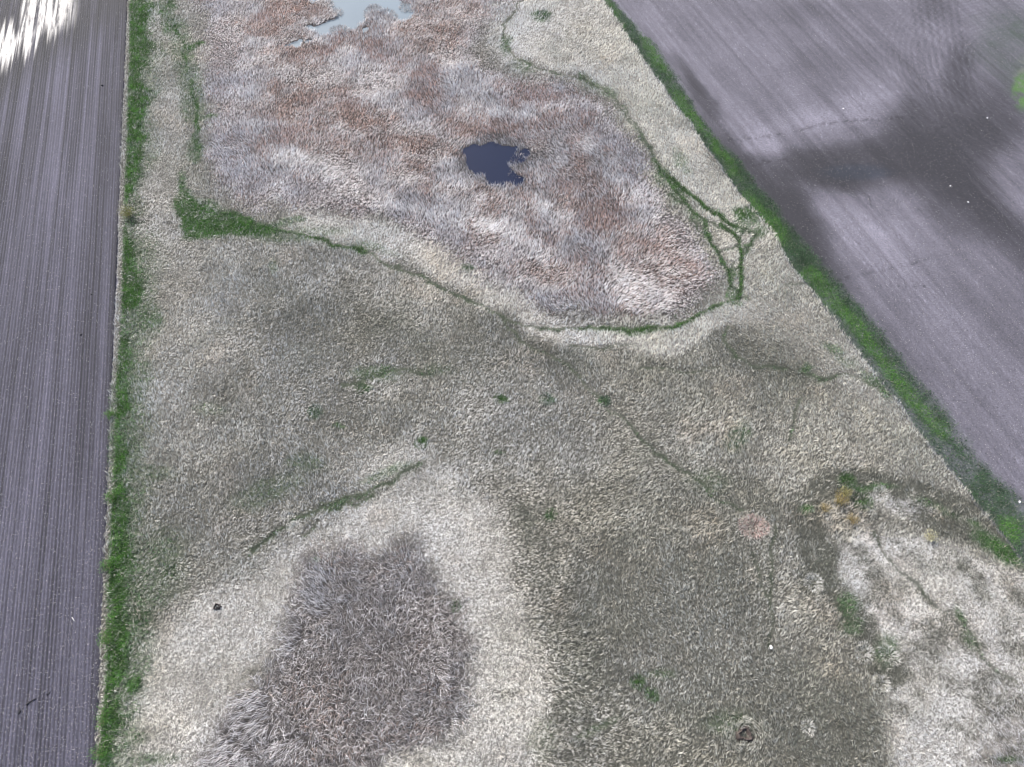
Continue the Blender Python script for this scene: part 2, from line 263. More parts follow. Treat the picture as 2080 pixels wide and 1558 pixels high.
# open water
P1 = [(625, -300), (622, -8), (640, 3), (655, 0), (668, 8), (680, 20), (683, 32), (676, 40), (664, 47), (652, 55), (640, 58), (622, 46), (618, 50), (640, 64), (660, 74), (668, 72), (680, 66), (695, 64), (703, 70),
      (712, 66), (722, 62), (728, 50), (738, 46), (740, 34), (750, 22), (768, 22), (790, 27), (798, 34), (805, 40), (820, 38), (833, 33), (834, 20), (822, 12), (812, 5), (815, -8), (830, -60), (860, -300)]
P2 = [(936, 308), (956, 297), (985, 293), (1010, 290), (1034, 294), (1048, 304), (1040, 312), (1052, 312), (1070, 306), (1074, 312), (1066, 322), (1052, 332), (1038, 336), (1038, 344), (1048, 354), (1062, 358),
      (1060, 372), (1038, 377), (1018, 380), (1000, 375), (984, 360), (968, 348), (948, 336), (940, 320)]
M['water'] = np.maximum.reduce([poly(P1, 2.5, W3), poly(P2, 2.0, W3), .9*blob(600, 90, 14, 5, -10, .5, W3), .9*blob(628, 84, 9, 5, -20, .5, W3), .7*blob(588, 92, 8, 3, 0, .5, W3), .6*blob(745, 62, 7, 5, 0, .5, W3)])
M['wdark'] = line(P2+P2[:1], 8, 14, W1)+blobs([(900, 306, 50, 10, 0, .6), (1010, 280, 60, 12, 0, .5), (1090, 330, 30, 30, 0, .3), (1060, 385, 30, 12, 0, .7), (1120, 415, 30, 20, 40, .5), (850, 180, 20, 16, 0, .5)], W1)
for k in list(M): M[k] = np.ascontiguousarray(M[k], dtype=np.float32)
H_, W_ = gx.shape
def S(k, px, py):
    fx = np.clip((px-X0)/ST, 0, W_-1.001); fy = np.clip((py-Y0)/ST, 0, H_-1.001)
    ix = fx.astype(int); iy = fy.astype(int); a = fx-ix; b = fy-iy; m = M[k]
    return (m[iy, ix]*(1-a)+m[iy, ix+1]*a)*(1-b)+(m[iy+1, ix]*(1-a)+m[iy+1, ix+1]*a)*b

def relief(x, y):
    return 0.5*(fbm(x/34, y/34, 201, 3)-.5)

# ------------------------------------------------------------------ mesh helpers
def mesh_from(name, verts, faces4=None, tris=None, cols=None, smooth=False):
    me = bpy.data.meshes.new(name)
    v = np.ascontiguousarray(verts, dtype=np.float32)
    me.vertices.add(len(v)); me.vertices.foreach_set('co', v.ravel())
    f = faces4 if faces4 is not None else tris
    k = f.shape[1]
    me.loops.add(f.size); me.loops.foreach_set('vertex_index', np.ascontiguousarray(f, dtype=np.int32).ravel())
    me.polygons.add(len(f)); me.polygons.foreach_set('loop_start', np.arange(0, f.size, k, dtype=np.int32))
    if smooth: me.polygons.foreach_set('use_smooth', np.ones(len(f), bool))
    me.update(calc_edges=True)
    if cols is not None:
        at = me.color_attributes.new('Col', 'FLOAT_COLOR', 'POINT')
        c = np.ones((len(v), 4), np.float32); c[:, :cols.shape[1]] = cols
        at.data.foreach_set('color', c.ravel())
    return me
def link(name, me, mat, parent=None):
    o = bpy.data.objects.new(name, me); C.collection.objects.link(o)
    if mat: me.materials.append(mat)
    if parent: o.parent = parent
    return o
def tag(o, label=None, cat=None, group=None, kind=None):
    if label: o['label'] = label
    if cat: o['category'] = cat
    if group: o['group'] = group
    if kind: o['kind'] = kind
    return o
def gridmesh(name, X, Y, Z, cols):
    n, m = X.shape
    idx = np.arange(n*m).reshape(n, m)
    f = np.stack([idx[:-1, :-1], idx[:-1, 1:], idx[1:, 1:], idx[1:, :-1]], -1).reshape(-1, 4)
    return mesh_from(name, np.stack([X, Y, Z], -1).reshape(-1, 3), faces4=f, cols=cols.reshape(-1, cols.shape[-1]), smooth=True)

# ------------------------------------------------------------------ materials
def mat_soil(name, bump=.6, rough=.85, grain=6.0, spread=.5, wet=False):
    m = bpy.data.materials.new(name); m.use_nodes = True; t = m.node_tree; b = t.nodes['Principled BSDF']
    a = t.nodes.new('ShaderNodeVertexColor'); a.layer_name = 'Col'
    geo = t.nodes.new('ShaderNodeNewGeometry')
    n1 = t.nodes.new('ShaderNodeTexNoise'); n1.inputs['Scale'].default_value = grain; n1.inputs['Detail'].default_value = 6; n1.inputs['Roughness'].default_value = .75
    t.links.new(geo.outputs['Position'], n1.inputs['Vector'])
    mr = t.nodes.new('ShaderNodeMapRange'); mr.inputs[1].default_value = .3; mr.inputs[2].default_value = .7
    mr.inputs[3].default_value = 1-spread; mr.inputs[4].default_value = 1+spread; t.links.new(n1.outputs['Fac'], mr.inputs[0])
    mu = t.nodes.new('ShaderNodeVectorMath'); mu.operation = 'SCALE'
    t.links.new(a.outputs['Color'], mu.inputs[0]); t.links.new(mr.outputs[0], mu.inputs['Scale'])
    t.links.new(mu.outputs[0], b.inputs['Base Color'])
    b.inputs['Roughness'].default_value = rough
    b.inputs['Specular IOR Level'].default_value = .3
    bp = t.nodes.new('ShaderNodeBump'); bp.inputs['Strength'].default_value = bump; bp.inputs['Distance'].default_value = .12
    t.links.new(n1.outputs['Fac'], bp.inputs['Height']); t.links.new(bp.outputs[0], b.inputs['Normal'])
    if wet:   # the alpha of the colour layer says how wet the soil is
        r2 = t.nodes.new('ShaderNodeMapRange'); r2.inputs[3].default_value = rough; r2.inputs[4].default_value = .5
        t.links.new(a.outputs['Alpha'], r2.inputs[0]); t.links.new(r2.outputs[0], b.inputs['Roughness'])
        r3 = t.nodes.new('ShaderNodeMapRange'); r3.inputs[3].default_value = .35; r3.inputs[4].default_value = .4
        t.links.new(a.outputs['Alpha'], r3.inputs[0]); t.links.new(r3.outputs[0], b.inputs['Specular IOR Level'])
        r4 = t.nodes.new('ShaderNodeMapRange'); r4.inputs[3].default_value = bump; r4.inputs[4].default_value = .06
        t.links.new(a.outputs['Alpha'], r4.inputs[0]); t.links.new(r4.outputs[0], bp.inputs['Strength'])
    return m
def mat_blade(name, trans=.3, rough=.7, spec=.2):
    m = bpy.data.materials.new(name); m.use_nodes = True; t = m.node_tree; b = t.nodes['Principled BSDF']
    a = t.nodes.new('ShaderNodeVertexColor'); a.layer_name = 'Col'
    t.links.new(a.outputs['Color'], b.inputs['Base Color'])
    b.inputs['Roughness'].default_value = rough; b.inputs['Specular IOR Level'].default_value = spec
    tr = t.nodes.new('ShaderNodeBsdfTranslucent'); t.links.new(a.outputs['Color'], tr.inputs[0])
    mx = t.nodes.new('ShaderNodeMixShader'); mx.inputs[0].default_value = trans
    t.links.new(b.outputs[0], mx.inputs[1]); t.links.new(tr.outputs[0], mx.inputs[2])
    t.links.new(mx.outputs[0], t.nodes['Material Output'].inputs[0])
    return m
def mat_plain(name, col, rough=.8, spec=.3, bump=0, scale=8, spread=.3):
    m = bpy.data.materials.new(name); m.use_nodes = True; t = m.node_tree; b = t.nodes['Principled BSDF']
    b.inputs['Roughness'].default_value = rough; b.inputs['Specular IOR Level'].default_value = spec
    n = t.nodes.new('ShaderNodeTexNoise'); n.inputs['Scale'].default_value = scale; n.inputs['Detail'].default_value = 5
    g = t.nodes.new('ShaderNodeTexCoord'); t.links.new(g.outputs['Object'], n.inputs['Vector'])
    r = t.nodes.new('ShaderNodeValToRGB'); e = r.color_ramp.elements
    e[0].position = .3; e[1].position = .7
    e[0].color = (*[c*(1-spread) for c in col], 1); e[1].color = (*[min(1, c*(1+spread)) for c in col], 1)
    t.links.new(n.outputs['Fac'], r.inputs[0]); t.links.new(r.outputs[0], b.inputs['Base Color'])
    if bump:
        bp = t.nodes.new('ShaderNodeBump'); bp.inputs['Strength'].default_value = bump; bp.inputs['Distance'].default_value = .05
        t.links.new(n.outputs['Fac'], bp.inputs['Height']); t.links.new(bp.outputs[0], b.inputs['Normal'])
    return m
M_GROUND = mat_soil('thatch_and_soil', .8, .9, 3.5, .6)
M_SOIL = mat_soil('tilled_soil', .9, .85, 3.2, .42, wet=True)
M_STRAW = mat_blade('dry_grass', .3)
M_REED = mat_blade('dry_reed', .3)
M_GREEN = mat_blade('green_grass', .3, .6, .25)

# ------------------------------------------------------------------ ground sheet
def axis(a, b, step, far):
    core = np.arange(a, b+step*.5, step)
    ex = [3, 8, 18, 40, 90, 200, 450, 1000, far]
    return np.concatenate([[a-e for e in ex[::-1]], core, [b+e for e in ex]])
ax = axis(-120, 190, .4, 2500); ay = axis(-55, 225, .4, 2500)
AX, AY = np.meshgrid(ax, ay)
PX, PY = survey(AX, AY)
bad = (PY < Y0) | (AX**2+AY**2 > 400**2); PYc = np.where(bad, Y0, PY); PXc = np.where(bad, 1040+FPX*AX/np.maximum(1, np.abs(AY)+60), PX)
g = S('green', PXc, PYc); ma = S('marsh', PXc, PYc); tn = S('tone', PXc, PYc); br = S('brown', PXc, PYc)*ma; stn = S('stand', PXc, PYc); wt = S('water', PXc, PYc); trl = S('trail', PXc, PYc)
fieldm = np.maximum(S('fl', PXc, PYc), S('fr', PXc, PYc)); wd = S('wdark', PXc, PYc)
def mixc(c, t, m): return c*(1-m[..., None])+np.array(t)*m[..., None]
def ramp(t, stops):
    xs = [s[0] for s in stops]
    return np.stack([np.interp(t, xs, [s[1][i] for s in stops]) for i in range(3)], -1)
gc = ramp(tn, [(0, (.050, .050, .040)), (.4, (.070, .067, .056)), (1, (.16, .15, .135))])
gc = mixc(gc, (.055, .048, .048), ma*.85)
gc = mixc(gc, (.040, .028, .024), br*.7)
gc = mixc(gc, (.028, .024, .024), stn*.8)
gc = mixc(gc, (.028, .075, .016), np.clip(g*1.1, 0, 1)*.8)
gc = mixc(gc, (.016, .024, .012), trl*.85)
gc = mixc(gc, (.03, .028, .028), np.clip(np.maximum(wt, wd*.8), 0, 1)*.85)
gc = mixc(gc, (.14, .135, .165), fieldm)
gc *= (.55+.9*fbm(AX*1.6, AY*1.6, 61, 3))[..., None]
Z = relief(AX, AY)*(1-fieldm)-.25*wt-.35*fieldm
o = link('ground', gridmesh('ground', AX, AY, Z, gc), M_GROUND)
tag(o, 'open ground of dead thatch and damp soil between the two tilled fields', 'ground', kind='structure')

# ------------------------------------------------------------------ water
def mat_water(name, col, rough, spec=.5):
    m = bpy.data.materials.new(name); m.use_nodes = True; t = m.node_tree; b = t.nodes['Principled BSDF']
    b.inputs['Base Color'].default_value = (*col, 1); b.inputs['Roughness'].default_value = rough; b.inputs['IOR'].default_value = 1.333
    geo = t.nodes.new('ShaderNodeNewGeometry'); n = t.nodes.new('ShaderNodeTexNoise'); n.inputs['Scale'].default_value = 1.2; n.inputs['Detail'].default_value = 3
    t.links.new(geo.outputs['Position'], n.inputs['Vector'])
    bp = t.nodes.new('ShaderNodeBump'); bp.inputs['Strength'].default_value = .03; bp.inputs['Distance'].default_value = .05
    t.links.new(n.outputs['Fac'], bp.inputs['Height']); t.links.new(bp.outputs[0], b.inputs['Normal'])
    n2 = t.nodes.new('ShaderNodeTexNoise'); n2.inputs['Scale'].default_value = .06; n2.inputs['Detail'].default_value = 3
    t.links.new(geo.outputs['Position'], n2.inputs['Vector'])
    r = t.nodes.new('ShaderNodeValToRGB'); e = r.color_ramp.elements; e[0].position = .3; e[1].position = .7
    e[0].color = (*[c*.93 for c in col], 1); e[1].color = (*[c*1.07 for c in col], 1)
    t.links.new(n2.outputs['Fac'], r.inputs[0]); t.links.new(r.outputs[0], b.inputs['Base Color'])
    return m
def pond(x0, x1, y0, y1, step, mat, label):
    xs, ys = np.meshgrid(np.arange(x0, x1, step), np.arange(y0, y1, step))
    m = len(ys); n = xs.shape[1]
    px, py = survey(xs, ys); wv = S('water', px, np.maximum(py, Y0))
    keep = (np.maximum.reduce([wv[:-1, :-1], wv[1:, :-1], wv[:-1, 1:], wv[1:, 1:]]) > .06)
    idx = np.arange(m*n).reshape(m, n)
    f = np.stack([idx[:-1, :-1], idx[:-1, 1:], idx[1:, 1:], idx[1:, :-1]], -1)[keep]
    u, inv = np.unique(f, return_inverse=True)
    zz = np.full(u.shape, 0.0)+wz
    V = np.stack([xs.ravel()[u], ys.ravel()[u], zz], -1)
    o = link('pond', mesh_from('pond', V, faces4=inv.reshape(-1, 4), smooth=True), mat)
    return tag(o, label, 'pond', kind='structure')
bx, by = ground(1000, 330); wz = float(relief(bx, by))-.03
pond(bx-14, bx+16, by-12, by+12, .25, mat_water('dark_water', (.005, .009, .026), .05), 'small dark navy pool opening in the brown cattails')
bx, by = ground(730, 20); wz = float(relief(bx, by))-.02
pond(-100, -18, by-14, by+90, .3, mat_water('sky_reflection_water', (.14, .17, .19), .08), 'pale blue open pond at the head of the marsh')  # pale base colour stands in for the bright sky reflected in the water

# ------------------------------------------------------------------ tilled fields
def field(name, E0, E1, side, width, step_u, step_v, vlo, vhi, label, colour):
    ax0, ay0 = ground(*E0); ax1, ay1 = ground(*E1)
    d = np.array([ax1-ax0, ay1-ay0]); Ln = np.hypot(*d); d /= Ln; nrm = np.array([d[1], -d[0]])*side
    us = np.concatenate([np.arange(-6 if side > 0 else 0, width, step_u), width+np.array([4, 12, 30, 80, 200, 500, 1500])])
    vs = np.concatenate([[vlo-1500, vlo-500, vlo-120, vlo-30], np.arange(vlo, vhi, step_v), [vhi+20, vhi+60, vhi+160, vhi+500, vhi+2000]])
    U, V = np.meshgrid(us, vs)
    X = ax0+d[0]*V+nrm[0]*U; Y = ay0+d[1]*V+nrm[1]*U
    Zf, col = colour(U, V, X, Y)
    me = gridmesh(name, X, Y, Zf, col)
    if side < 0: me.flip_normals()
    o = link(name, me, M_SOIL)
    return tag(o, label, 'field', kind='structure')
def col_left(U, V, X, Y):
    px, py = survey(X, Y); py = np.maximum(py, -400)
    ph = U+0.10*(fbm(V/14, U/30, 301, 2)-.5)
    row = .5+.5*np.cos(2*PI*ph/.5)
    rid = np.floor(ph/.5)
    ra = .6+.8*_h(rid, rid*0, 311)                        # every row a little different
    s1 = fbm(U*1.1, V/26, 321, 3)                         # streaks of crumbled dry soil along the rows
    s2 = vn(U*2.2, V/9, 331)
    s3 = fbm(U/7, V/30, 341, 3)
    s4 = vn(U*.55, V/60, 351)
    rt = vn(rid*.93+.5, V/34+rid*.37, 315); rt2 = vn(np.floor(ph/1.0)*.9+.4, V/60, 316)
    tone = .92+.35*(s1-.5)+.25*(s2-.5)+.40*(s3-.5)+.25*(s4-.5)+.75*(row-.5)*ra+.60*(rt-.5)+.40*(rt2-.5)
    bright = sm(700, 60, py)*sm(.56, .72, vn(U*2.1, V/45, 361))*sm(2, 8, U)
    tone = tone*(1-.10*sm(500, 50, py))+.85*bright
    tone = tone*lerp(1.0, .62, sm(1.4, .3, U+.5*(fbm(X, Y, 3)-.5)))
    # flooded low corner: sun glare painted pale along the wet ridges, dark mud round it
    t = px*.66+py                                          # across the wet glare band
    band = sm(60, 92, t+44*(vn(U*2.0, V/40, 371)-.5)+30*(vn(U*4.0, V/20, 372)-.5))*sm(158, 112, t-50*(vn(U*1.7, V/40, 381)-.5)-40*(vn(U*4.0, V/30, 382)-.5))
    band = np.maximum(band, sm(-120, -20, px)*sm(150, 100, px+30*(vn(U*1.7, V/40, 381)-.5))*sm(70, 30, py-34*(vn(U*1.7, V/40, 387)-.5))*sm(36, 60, px+30*(vn(U*2, V/60, 3)-.5)))
    band = band*sm(168, 128, px)*sm(-160, -90, py)
    glare_streak = sm(.18, .62, vn(U*2.3, V/24, 391)*.45+.35*vn(U*3.9, V/9, 392)+.2*vn(U*4, V/1.2, 393))
    wet = np.clip(band*glare_streak, 0, 1)
    near = sm(240, 150, t)*sm(-160, -60, py)
    tone = tone*(1+.30*(fbm(X*2.3, Y*2.3, 471, 3)-.5))
    rut = (1-sm(.12, .3, np.abs(np.mod(U+.3*fbm(V/20, V*0, 5), 9.2)-4.1)))+(1-sm(.12, .3, np.abs(np.mod(U+.3*fbm(V/20, V*0, 5), 9.2)-6.0)))
    tone = tone*(1-.16*rut)
    base = np.array((.055, .052, .070))*(1-.22*sm(1100, 0, py))[..., None]
    c = base*np.clip(tone, .25, 2.2)[..., None]
    c = c*(1-.55*near*(1-wet))[..., None]
    c = c*(1-wet[..., None])+np.array((.28, .265, .245))*wet[..., None]  # pale sun glare mixed into the colour of the wet soil
    z = .02+.045*(row*ra)*(1-.5*wet)+.0*U
    z = np.where(U < .05, -.1, z)
    return z, np.concatenate([c, np.clip(wet+.10*near, 0, 1)[..., None]], -1)
field('tilled_field', (193, 1558), (258, 0), -1, 75, .125, .8, -50, 235, 'dark tilled field in straight narrow rows left of the long green verge', col_left)

RB = []
def rb(v, *L): RB.append((v, L))
rb(.34, (1440, 190, 30, 90, -38, .8), (1560, 300, 50, 40, -20, 1), (1550, 290, 24, 60, -35, 1), (1350, 90, 26, 110, -38, .6), (1700, 225, 160, 22, -8, .7), (1800, 190, 110, 40, -10, .8), (1660, 250, 100, 18, -8, .8),
   (1900, 100, 50, 60, 0, .5), (1740, 440, 80, 30, 30, .6), (1690, 430, 30, 20, 30, .6), (1760, 500, 80, 60, 40, .8), (1860, 600, 180, 60, 40, .6), (2050, 320, 40, 40, 0, .9), (2060, 400, 60, 40, 30, .6), (1960, 210, 20, 26, -50, .5), (1560, 90, 80, 40, 0, .3),
   (2040, 820, 160, 70, 50, .35), (2060, 980, 60, 60, 50, .35), (1850, 480, 60, 60, 40, .4))
rb(-.72, (1478, 290, 22, 100, -40, .5), (1570, 400, 40, 100, -38, .75), (1650, 520, 36, 110, -38, .6), (1760, 340, 170, 60, 0, .35), (2040, 200, 60, 120, 0, .4), (1990, 330, 100, 80, 20, .35), (1420, 205, 14, 60, -38, .5), (1395, 150, 16, 50, -40, .9), (1430, 200, 14, 60, -40, .6), (1700, 310, 130, 22, -3, 1), (1640, 350, 120, 26, 10, .8), (1750, 350, 110, 30, 0, 1), (1900, 260, 90, 80, 0, .9), (1950, 150, 30, 60, 0, .7), (1860, 180, 30, 60, 0, .5), (1880, 330, 90, 60, 20, .9),
   (1590, 420, 60, 60, 30, 1), (1640, 480, 50, 40, 40, .9), (1690, 545, 60, 30, 30, .5), (1960, 400, 90, 60, 40, .9), (2050, 480, 110, 46, 42, .9), (2010, 260, 70, 70, 0, .7), (1500, 330, 24, 60, -38, .5), (1700, 120, 200, 24, 0, .15), (1640, 30, 120, 20, 0, .2), (1800, 700, 120, 50, 40, .2),
   (2000, 640, 150, 24, 42, .3), (1900, 20, 40, 40, 0, .3))
TRK = [([(1480, 285), (1540, 280), (1600, 270), (1660, 255), (1720, 246), (1790, 242), (1860, 238)], 1.6), ([(1510, 342), (1560, 327), (1620, 325), (1690, 333), (1760, 333), (1810, 325), (1840, 305), (1880, 285), (1920, 255), (1960, 240)], 1.7), ([(1800, 358), (1826, 350), (1840, 338), (1856, 330), (1880, 322)], 1.2),
       ([(1700, 570), (1760, 556), (1830, 540), (1890, 525), (1960, 515)], 1.6), ([(1745, 586), (1800, 582), (1880, 582)], 1.4), ([(1700, 388), (1740, 385), (1765, 400), (1770, 425)], 1.2)]
def col_right(U, V, X, Y):
    px, py = survey(X, Y); py = np.maximum(py, Y0)
    wxn = px+34*(fbm(X/9, Y/9, 401, 3)-.5); wyn = py+34*(fbm(X/9, Y/9, 402, 3)-.5)
    tone = np.full(U.shape, 1.0)
    for v, L in RB:
        for b in L:
            c, s = math.cos(R(b[4])), math.sin(R(b[4])); dx = wxn-b[0]; dy = wyn-b[1]
            u = (dx*c+dy*s)/b[2]; q = (-dx*s+dy*c)/b[3]
            tone = tone+v*b[5]*(1-sm(.10, 1.65, np.sqrt(u*u+q*q)))
    tq = tone-1; tone = np.where(tq < 0, 1-.86*(1-np.exp(np.minimum(tq, 0)/.58)), np.minimum(tone, 1.45))
    ph = U+.3*(fbm(V/18, U/30, 403, 2)-.5)
    tone = tone*(1+.42*(fbm(U*.9, V/34, 411, 3)-.5)+.30*(vn(U*1.9, V/16, 412)-.5)+.22*(fbm(U/6, V/40, 413, 2)-.5))
    tone = tone*(1+.28*(fbm(X/5, Y/5, 420, 3)-.5))
    row = .5+.5*np.cos(2*PI*ph/1.0)
    # arcs of turned rows in the far corner
    qx, qy = ground(1835, 85); rr = np.hypot(X-qx, Y-qy); arc = sm(22, 16, rr)*sm(4, 6, rr)
    tone = tone*(1+arc*.05*np.cos(2*PI*rr/1.2))
    q2x, q2y = ground(2120, 150); r2 = np.hypot(X-q2x, Y-q2y); arc2 = sm(40, 30, r2)*sm(12, 15, r2)
    tone = tone*(1+arc2*.09*np.cos(2*PI*r2/1.3+2*fbm(X/8, Y/8, 5)))
    dxx = np.interp(py, [-300, 0, 100, 200, 300, 1600], [1850, 1862, 1878, 1905, 1950, 2400])
    tr2 = sm(60, 44, np.abs(px-dxx-35))*sm(330, 200, py)
    tone = tone*(1-tr2*.10*(1+np.sin((px-dxx)*2*PI/15)))
    for pts, wd_ in TRK:
        d = segd([(a+0, b_) for a, b_ in pts], px+5*(vn(X*.9, Y*.9, 77)-.5), py+5*(vn(X*.9, Y*.9, 78)-.5))
        tone = tone*(1-.42*(1-sm(wd_*.6, wd_*1.7, d))*sm(.25, .5, vn(X*1.4, Y*1.4, 88)))
    # compacted wheel line near the slough and along the field
    base = np.array((.088, .082, .098))
    clod = fbm(X*2.1, Y*2.1, 470, 3); tone = tone*(1+.34*(clod-.5))
    c = base*np.clip(tone, .25, 2)[..., None]
    sp = sm(.80, .9, vn(X*2.6, Y*2.6, 431)*.6+.4*vn(X*5.7, Y*5.7, 432))
    c = c*(1+.5*sp)[..., None]
    cl = blobv(px, py, 1740, 350, 80, 18)
    c = c*(1-cl[..., None])+c*np.array((.86, 1.0, 1.12))*cl[..., None]
    vg = S('verge', px, py); vb = S('vbright', px, py); th = S('vthin', px, py)
    gcol = np.array((.018, .042, .016)) + vb[..., None]*np.array((.012, .05, -.004))
    fr = np.clip(vg*(1-.3*th), 0, 1)*(.65+.5*fbm(X*.9, Y*.9, 433, 3)); fr = np.clip(fr*(.5+1.0*fbm(X*1.1, Y*1.1, 434, 3)), 0, 1)*.8
    # the greened-up wet hole in the far corner
    q3x, q3y = ground(2120, 120); r3 = np.hypot((X-q3x)/17, (Y-q3y)/22)
    hole = sm(1.05, .55, r3+.3*(fbm(X/4, Y/4, 440)-.5))
    rim = blobv(px+14*(fbm(X/3, Y/3, 441)-.5), py, 2078, 185, 26, 44)*sm(3, 9, px-2046+.12*np.abs(py-170)); rim2 = blobv(px, py, 2068, 62, 26, 26)
    fr = np.maximum.reduce([fr, hole*.30*(.2+1.2*fbm(X/2, Y/2, 450)), rim*.95*sm(.30, .62, fbm(X/1.3, Y/1.3, 451, 3)+.08), rim2*.5*(.2+1.2*fbm(X/1.5, Y/1.5, 452))])
    gcol = gcol+rim[..., None]*np.array((.035, .065, .012))
    pal = blobv(px, py, 2105, 150, 44, 50)*sm(.4, .6, fbm(X/2, Y/2, 453)); c = c*(1-.6*pal[..., None])+np.array((.17, .165, .14))*.6*pal[..., None]
    c = c*(1-fr[..., None])+gcol*fr[..., None]
    z = .02+.03*row+.0*U
    z = z-.30*(1-sm(.25, .55, S('fr', px, py)))
    wt_ = .12*sm(1.0, 1.3, tone)
    return z, np.concatenate([c, wt_[..., None]], -1)
def blobv(px, py, x, y, rx, ry): return 1-sm(.5, 1.2, np.hypot((px-x)/rx, (py-y)/ry))
field('tilled_field', (2300, 1420), (1223, 0), 1, 210, .3, .55, -30, 330, 'broad tilled field with dark damp patches right of the diagonal green verge', col_right)

# ------------------------------------------------------------------ blades
def blades(bx, by, bz, az, lean, L, Wd, col, curl=.9, roll=.6):
    """every blade is a narrow bent leaf: foot, two middle points, tip"""
    n = len(bx)
    h = np.stack([np.sin(az), np.cos(az), np.zeros(n)], -1); up = np.array((0, 0, 1.0))
    s = np.stack([np.cos(az), -np.sin(az), np.zeros(n)], -1)
    l1 = lean*.55; l2 = np.minimum(lean*(1+curl*.5), 1.62)
    d1 = h*np.sin(l1)[:, None]+up*np.cos(l1)[:, None]; d2 = h*np.sin(l2)[:, None]+up*np.cos(l2)[:, None]
    base = np.stack([bx, by, bz], -1)
    rl = rng.normal(0, roll, n)
    nrm = np.cross(s, d1)
    sdv = s*np.cos(rl)[:, None]+nrm*np.sin(rl)[:, None]
    mid = base+d1*(L*.45)[:, None]
    tip = mid+d2*(L*.55)[:, None]
    ml = mid-sdv*(Wd*.5)[:, None]; mr = mid+sdv*(Wd*.5)[:, None]
    V = np.stack([base, ml, tip, mr], 1).reshape(-1, 3)
    i = np.arange(n)*4
    F = np.stack([np.stack([i, i+1, i+3], -1), np.stack([i+1, i+2, i+3], -1)], 1).reshape(-1, 3)
    c4 = np.repeat(col, 4, 0)
    return V, F, c4
def blade_object(name, parts, mat, label, cat, kind='stuff', parent=None, origin=None):
    off = 0; Vs, Fs, Cs = [], [], []
    for V, F, c in parts:
        Vs.append(V); Fs.append(F+off); Cs.append(c); off += len(V)
    V = np.concatenate(Vs); F = np.concatenate(Fs); c = np.clip(np.concatenate(Cs), .004, .95)
    if origin is not None: V = V-np.array(origin)
    o = link(name, mesh_from(name, V, tris=F, cols=c), mat, parent)
    if label or kind: tag(o, label, cat, kind=kind)
    return o
XA, XB, YA, YB = -112, 175, -48, 205
def scatter(dens):
    st_ = 1/math.sqrt(dens)
    X, Y = np.meshgrid(np.arange(XA, XB, st_), np.arange(YA, YB, st_))
    X = X.ravel()+rng.uniform(-.5, .5, X.size)*st_*1.25; Y = Y.ravel()+rng.uniform(-.5, .5, Y.size)*st_*1.25
    px, py = survey(X, Y)
    k = (px > -260) & (px < 2340) & (py > -210) & (py < 1760)
    k &= (px > interp_edge(EL, py)-6) & (px < interp_edge(ER, py)+6)
    X, Y, px, py = X[k], Y[k], px[k], py[k]
    k = (S('fl', px, py) < .5) & (S('fr', px, py) < .5)
    return X[k], Y[k], px[k], py[k]
def tuft(X, Y, px, py, K, r):
    n = len(X); i = np.repeat(np.arange(n), K)
    a = rng.uniform(0, 2*PI, n*K); rr = r*np.sqrt(rng.uniform(0, 1, n*K))
    return i, X[i]+rr*np.cos(a), Y[i]+rr*np.sin(a)

STRAW = [(-.4, (.12, .115, .098)), (0, (.375, .357, .312)), (.25, (.46, .438, .385)), (.5, (.565, .538, .48)), (.75, (.680, .652, .595)), (1, (.80, .77, .72)), (1.4, (.93, .91, .87))]
# -- prairie grass: woolly tufts
X, Y, px, py = scatter(13.5)
ma = S('marsh', px, py); sdn = S('stand', px, py); pl = S('pale', px, py); gr = S('green', px, py); tl = S('trail', px, py); wa = S('water', px, py); tn = S('tone', px, py); rrd = S('rightreed', px, py)
j = rng.uniform(0, 1, len(X))
k = (ma < .5+.9*(j-.5)) & (sdn < .5+.9*(j-.5)) & (wa < .3) & (tl < .40+.5*(j-.5)) & (rng.uniform(0, 1, len(X)) > np.clip(gr*1.05-.12, 0, .88)) & (rrd < j)
X, Y, px, py, pl, gr, tn, tl = [a[k] for a in (X, Y, px, py, pl, gr, tn, tl)]
n = len(X)
ang = .5+1.6*(fbm(X/22, Y/22, 601, 3)-.5)*2.2+.7*(fbm(X/3.5, Y/3.5, 602, 2)-.5)*2
east = sm(1000, 1500, px)
ang = ang+lerp(.35, -.75, east)
ang_t = ang+rng.normal(0, .62, n)+rng.normal(0, .6, n)*(pl > .5)
size = .34+.50*fbm(X/4, Y/4, 603, 3)+.17*rng.normal(0, 1, n)
size = np.clip(size, .25, 1.3)
K = 6
i, BX, BY = tuft(X, Y, px, py, K, .12)
mot = 1-np.abs(2*fbm(X/3.4+3*fbm(X/8, Y/8, 611, 2), Y/3.4, 610, 3)-1)*2.2
tone_t = (tn-(lerp(.22, .50, pl)*(lerp(.66, .38, pl)-mot))+rng.normal(0, 1, n)*lerp(.40, .22, np.clip(pl, 0, 1))+.16*(fbm(X/2.2, Y/2.2, 604, 2)-.5)*2+.42*(fbm(X/7, Y/7, 605, 4)-.5)*2*(1-.5*pl))
rb_ = rng.uniform(0, 1, n*K)
tb = np.clip(tone_t[i]+rng.normal(0, .24, n*K)-.55*(rb_ < .22*(1-.6*pl[i]))+.5*(rb_ > .86), -.4, 1.4)
col = ramp(tb, STRAW)
hue = (fbm(X/12, Y/12, 606, 3)-.5)*2
warm = sm(.62, .78, fbm(X/7, Y/7, 607, 3))[i]*(rng.uniform(0, 1, n*K) < .7)
col = col*(1+np.stack([.05*hue, .02*hue, -.06*hue], -1)[i])
col = col*(1-warm[:, None])+col*np.array((1.06, 1.0, .955))*warm[:, None]
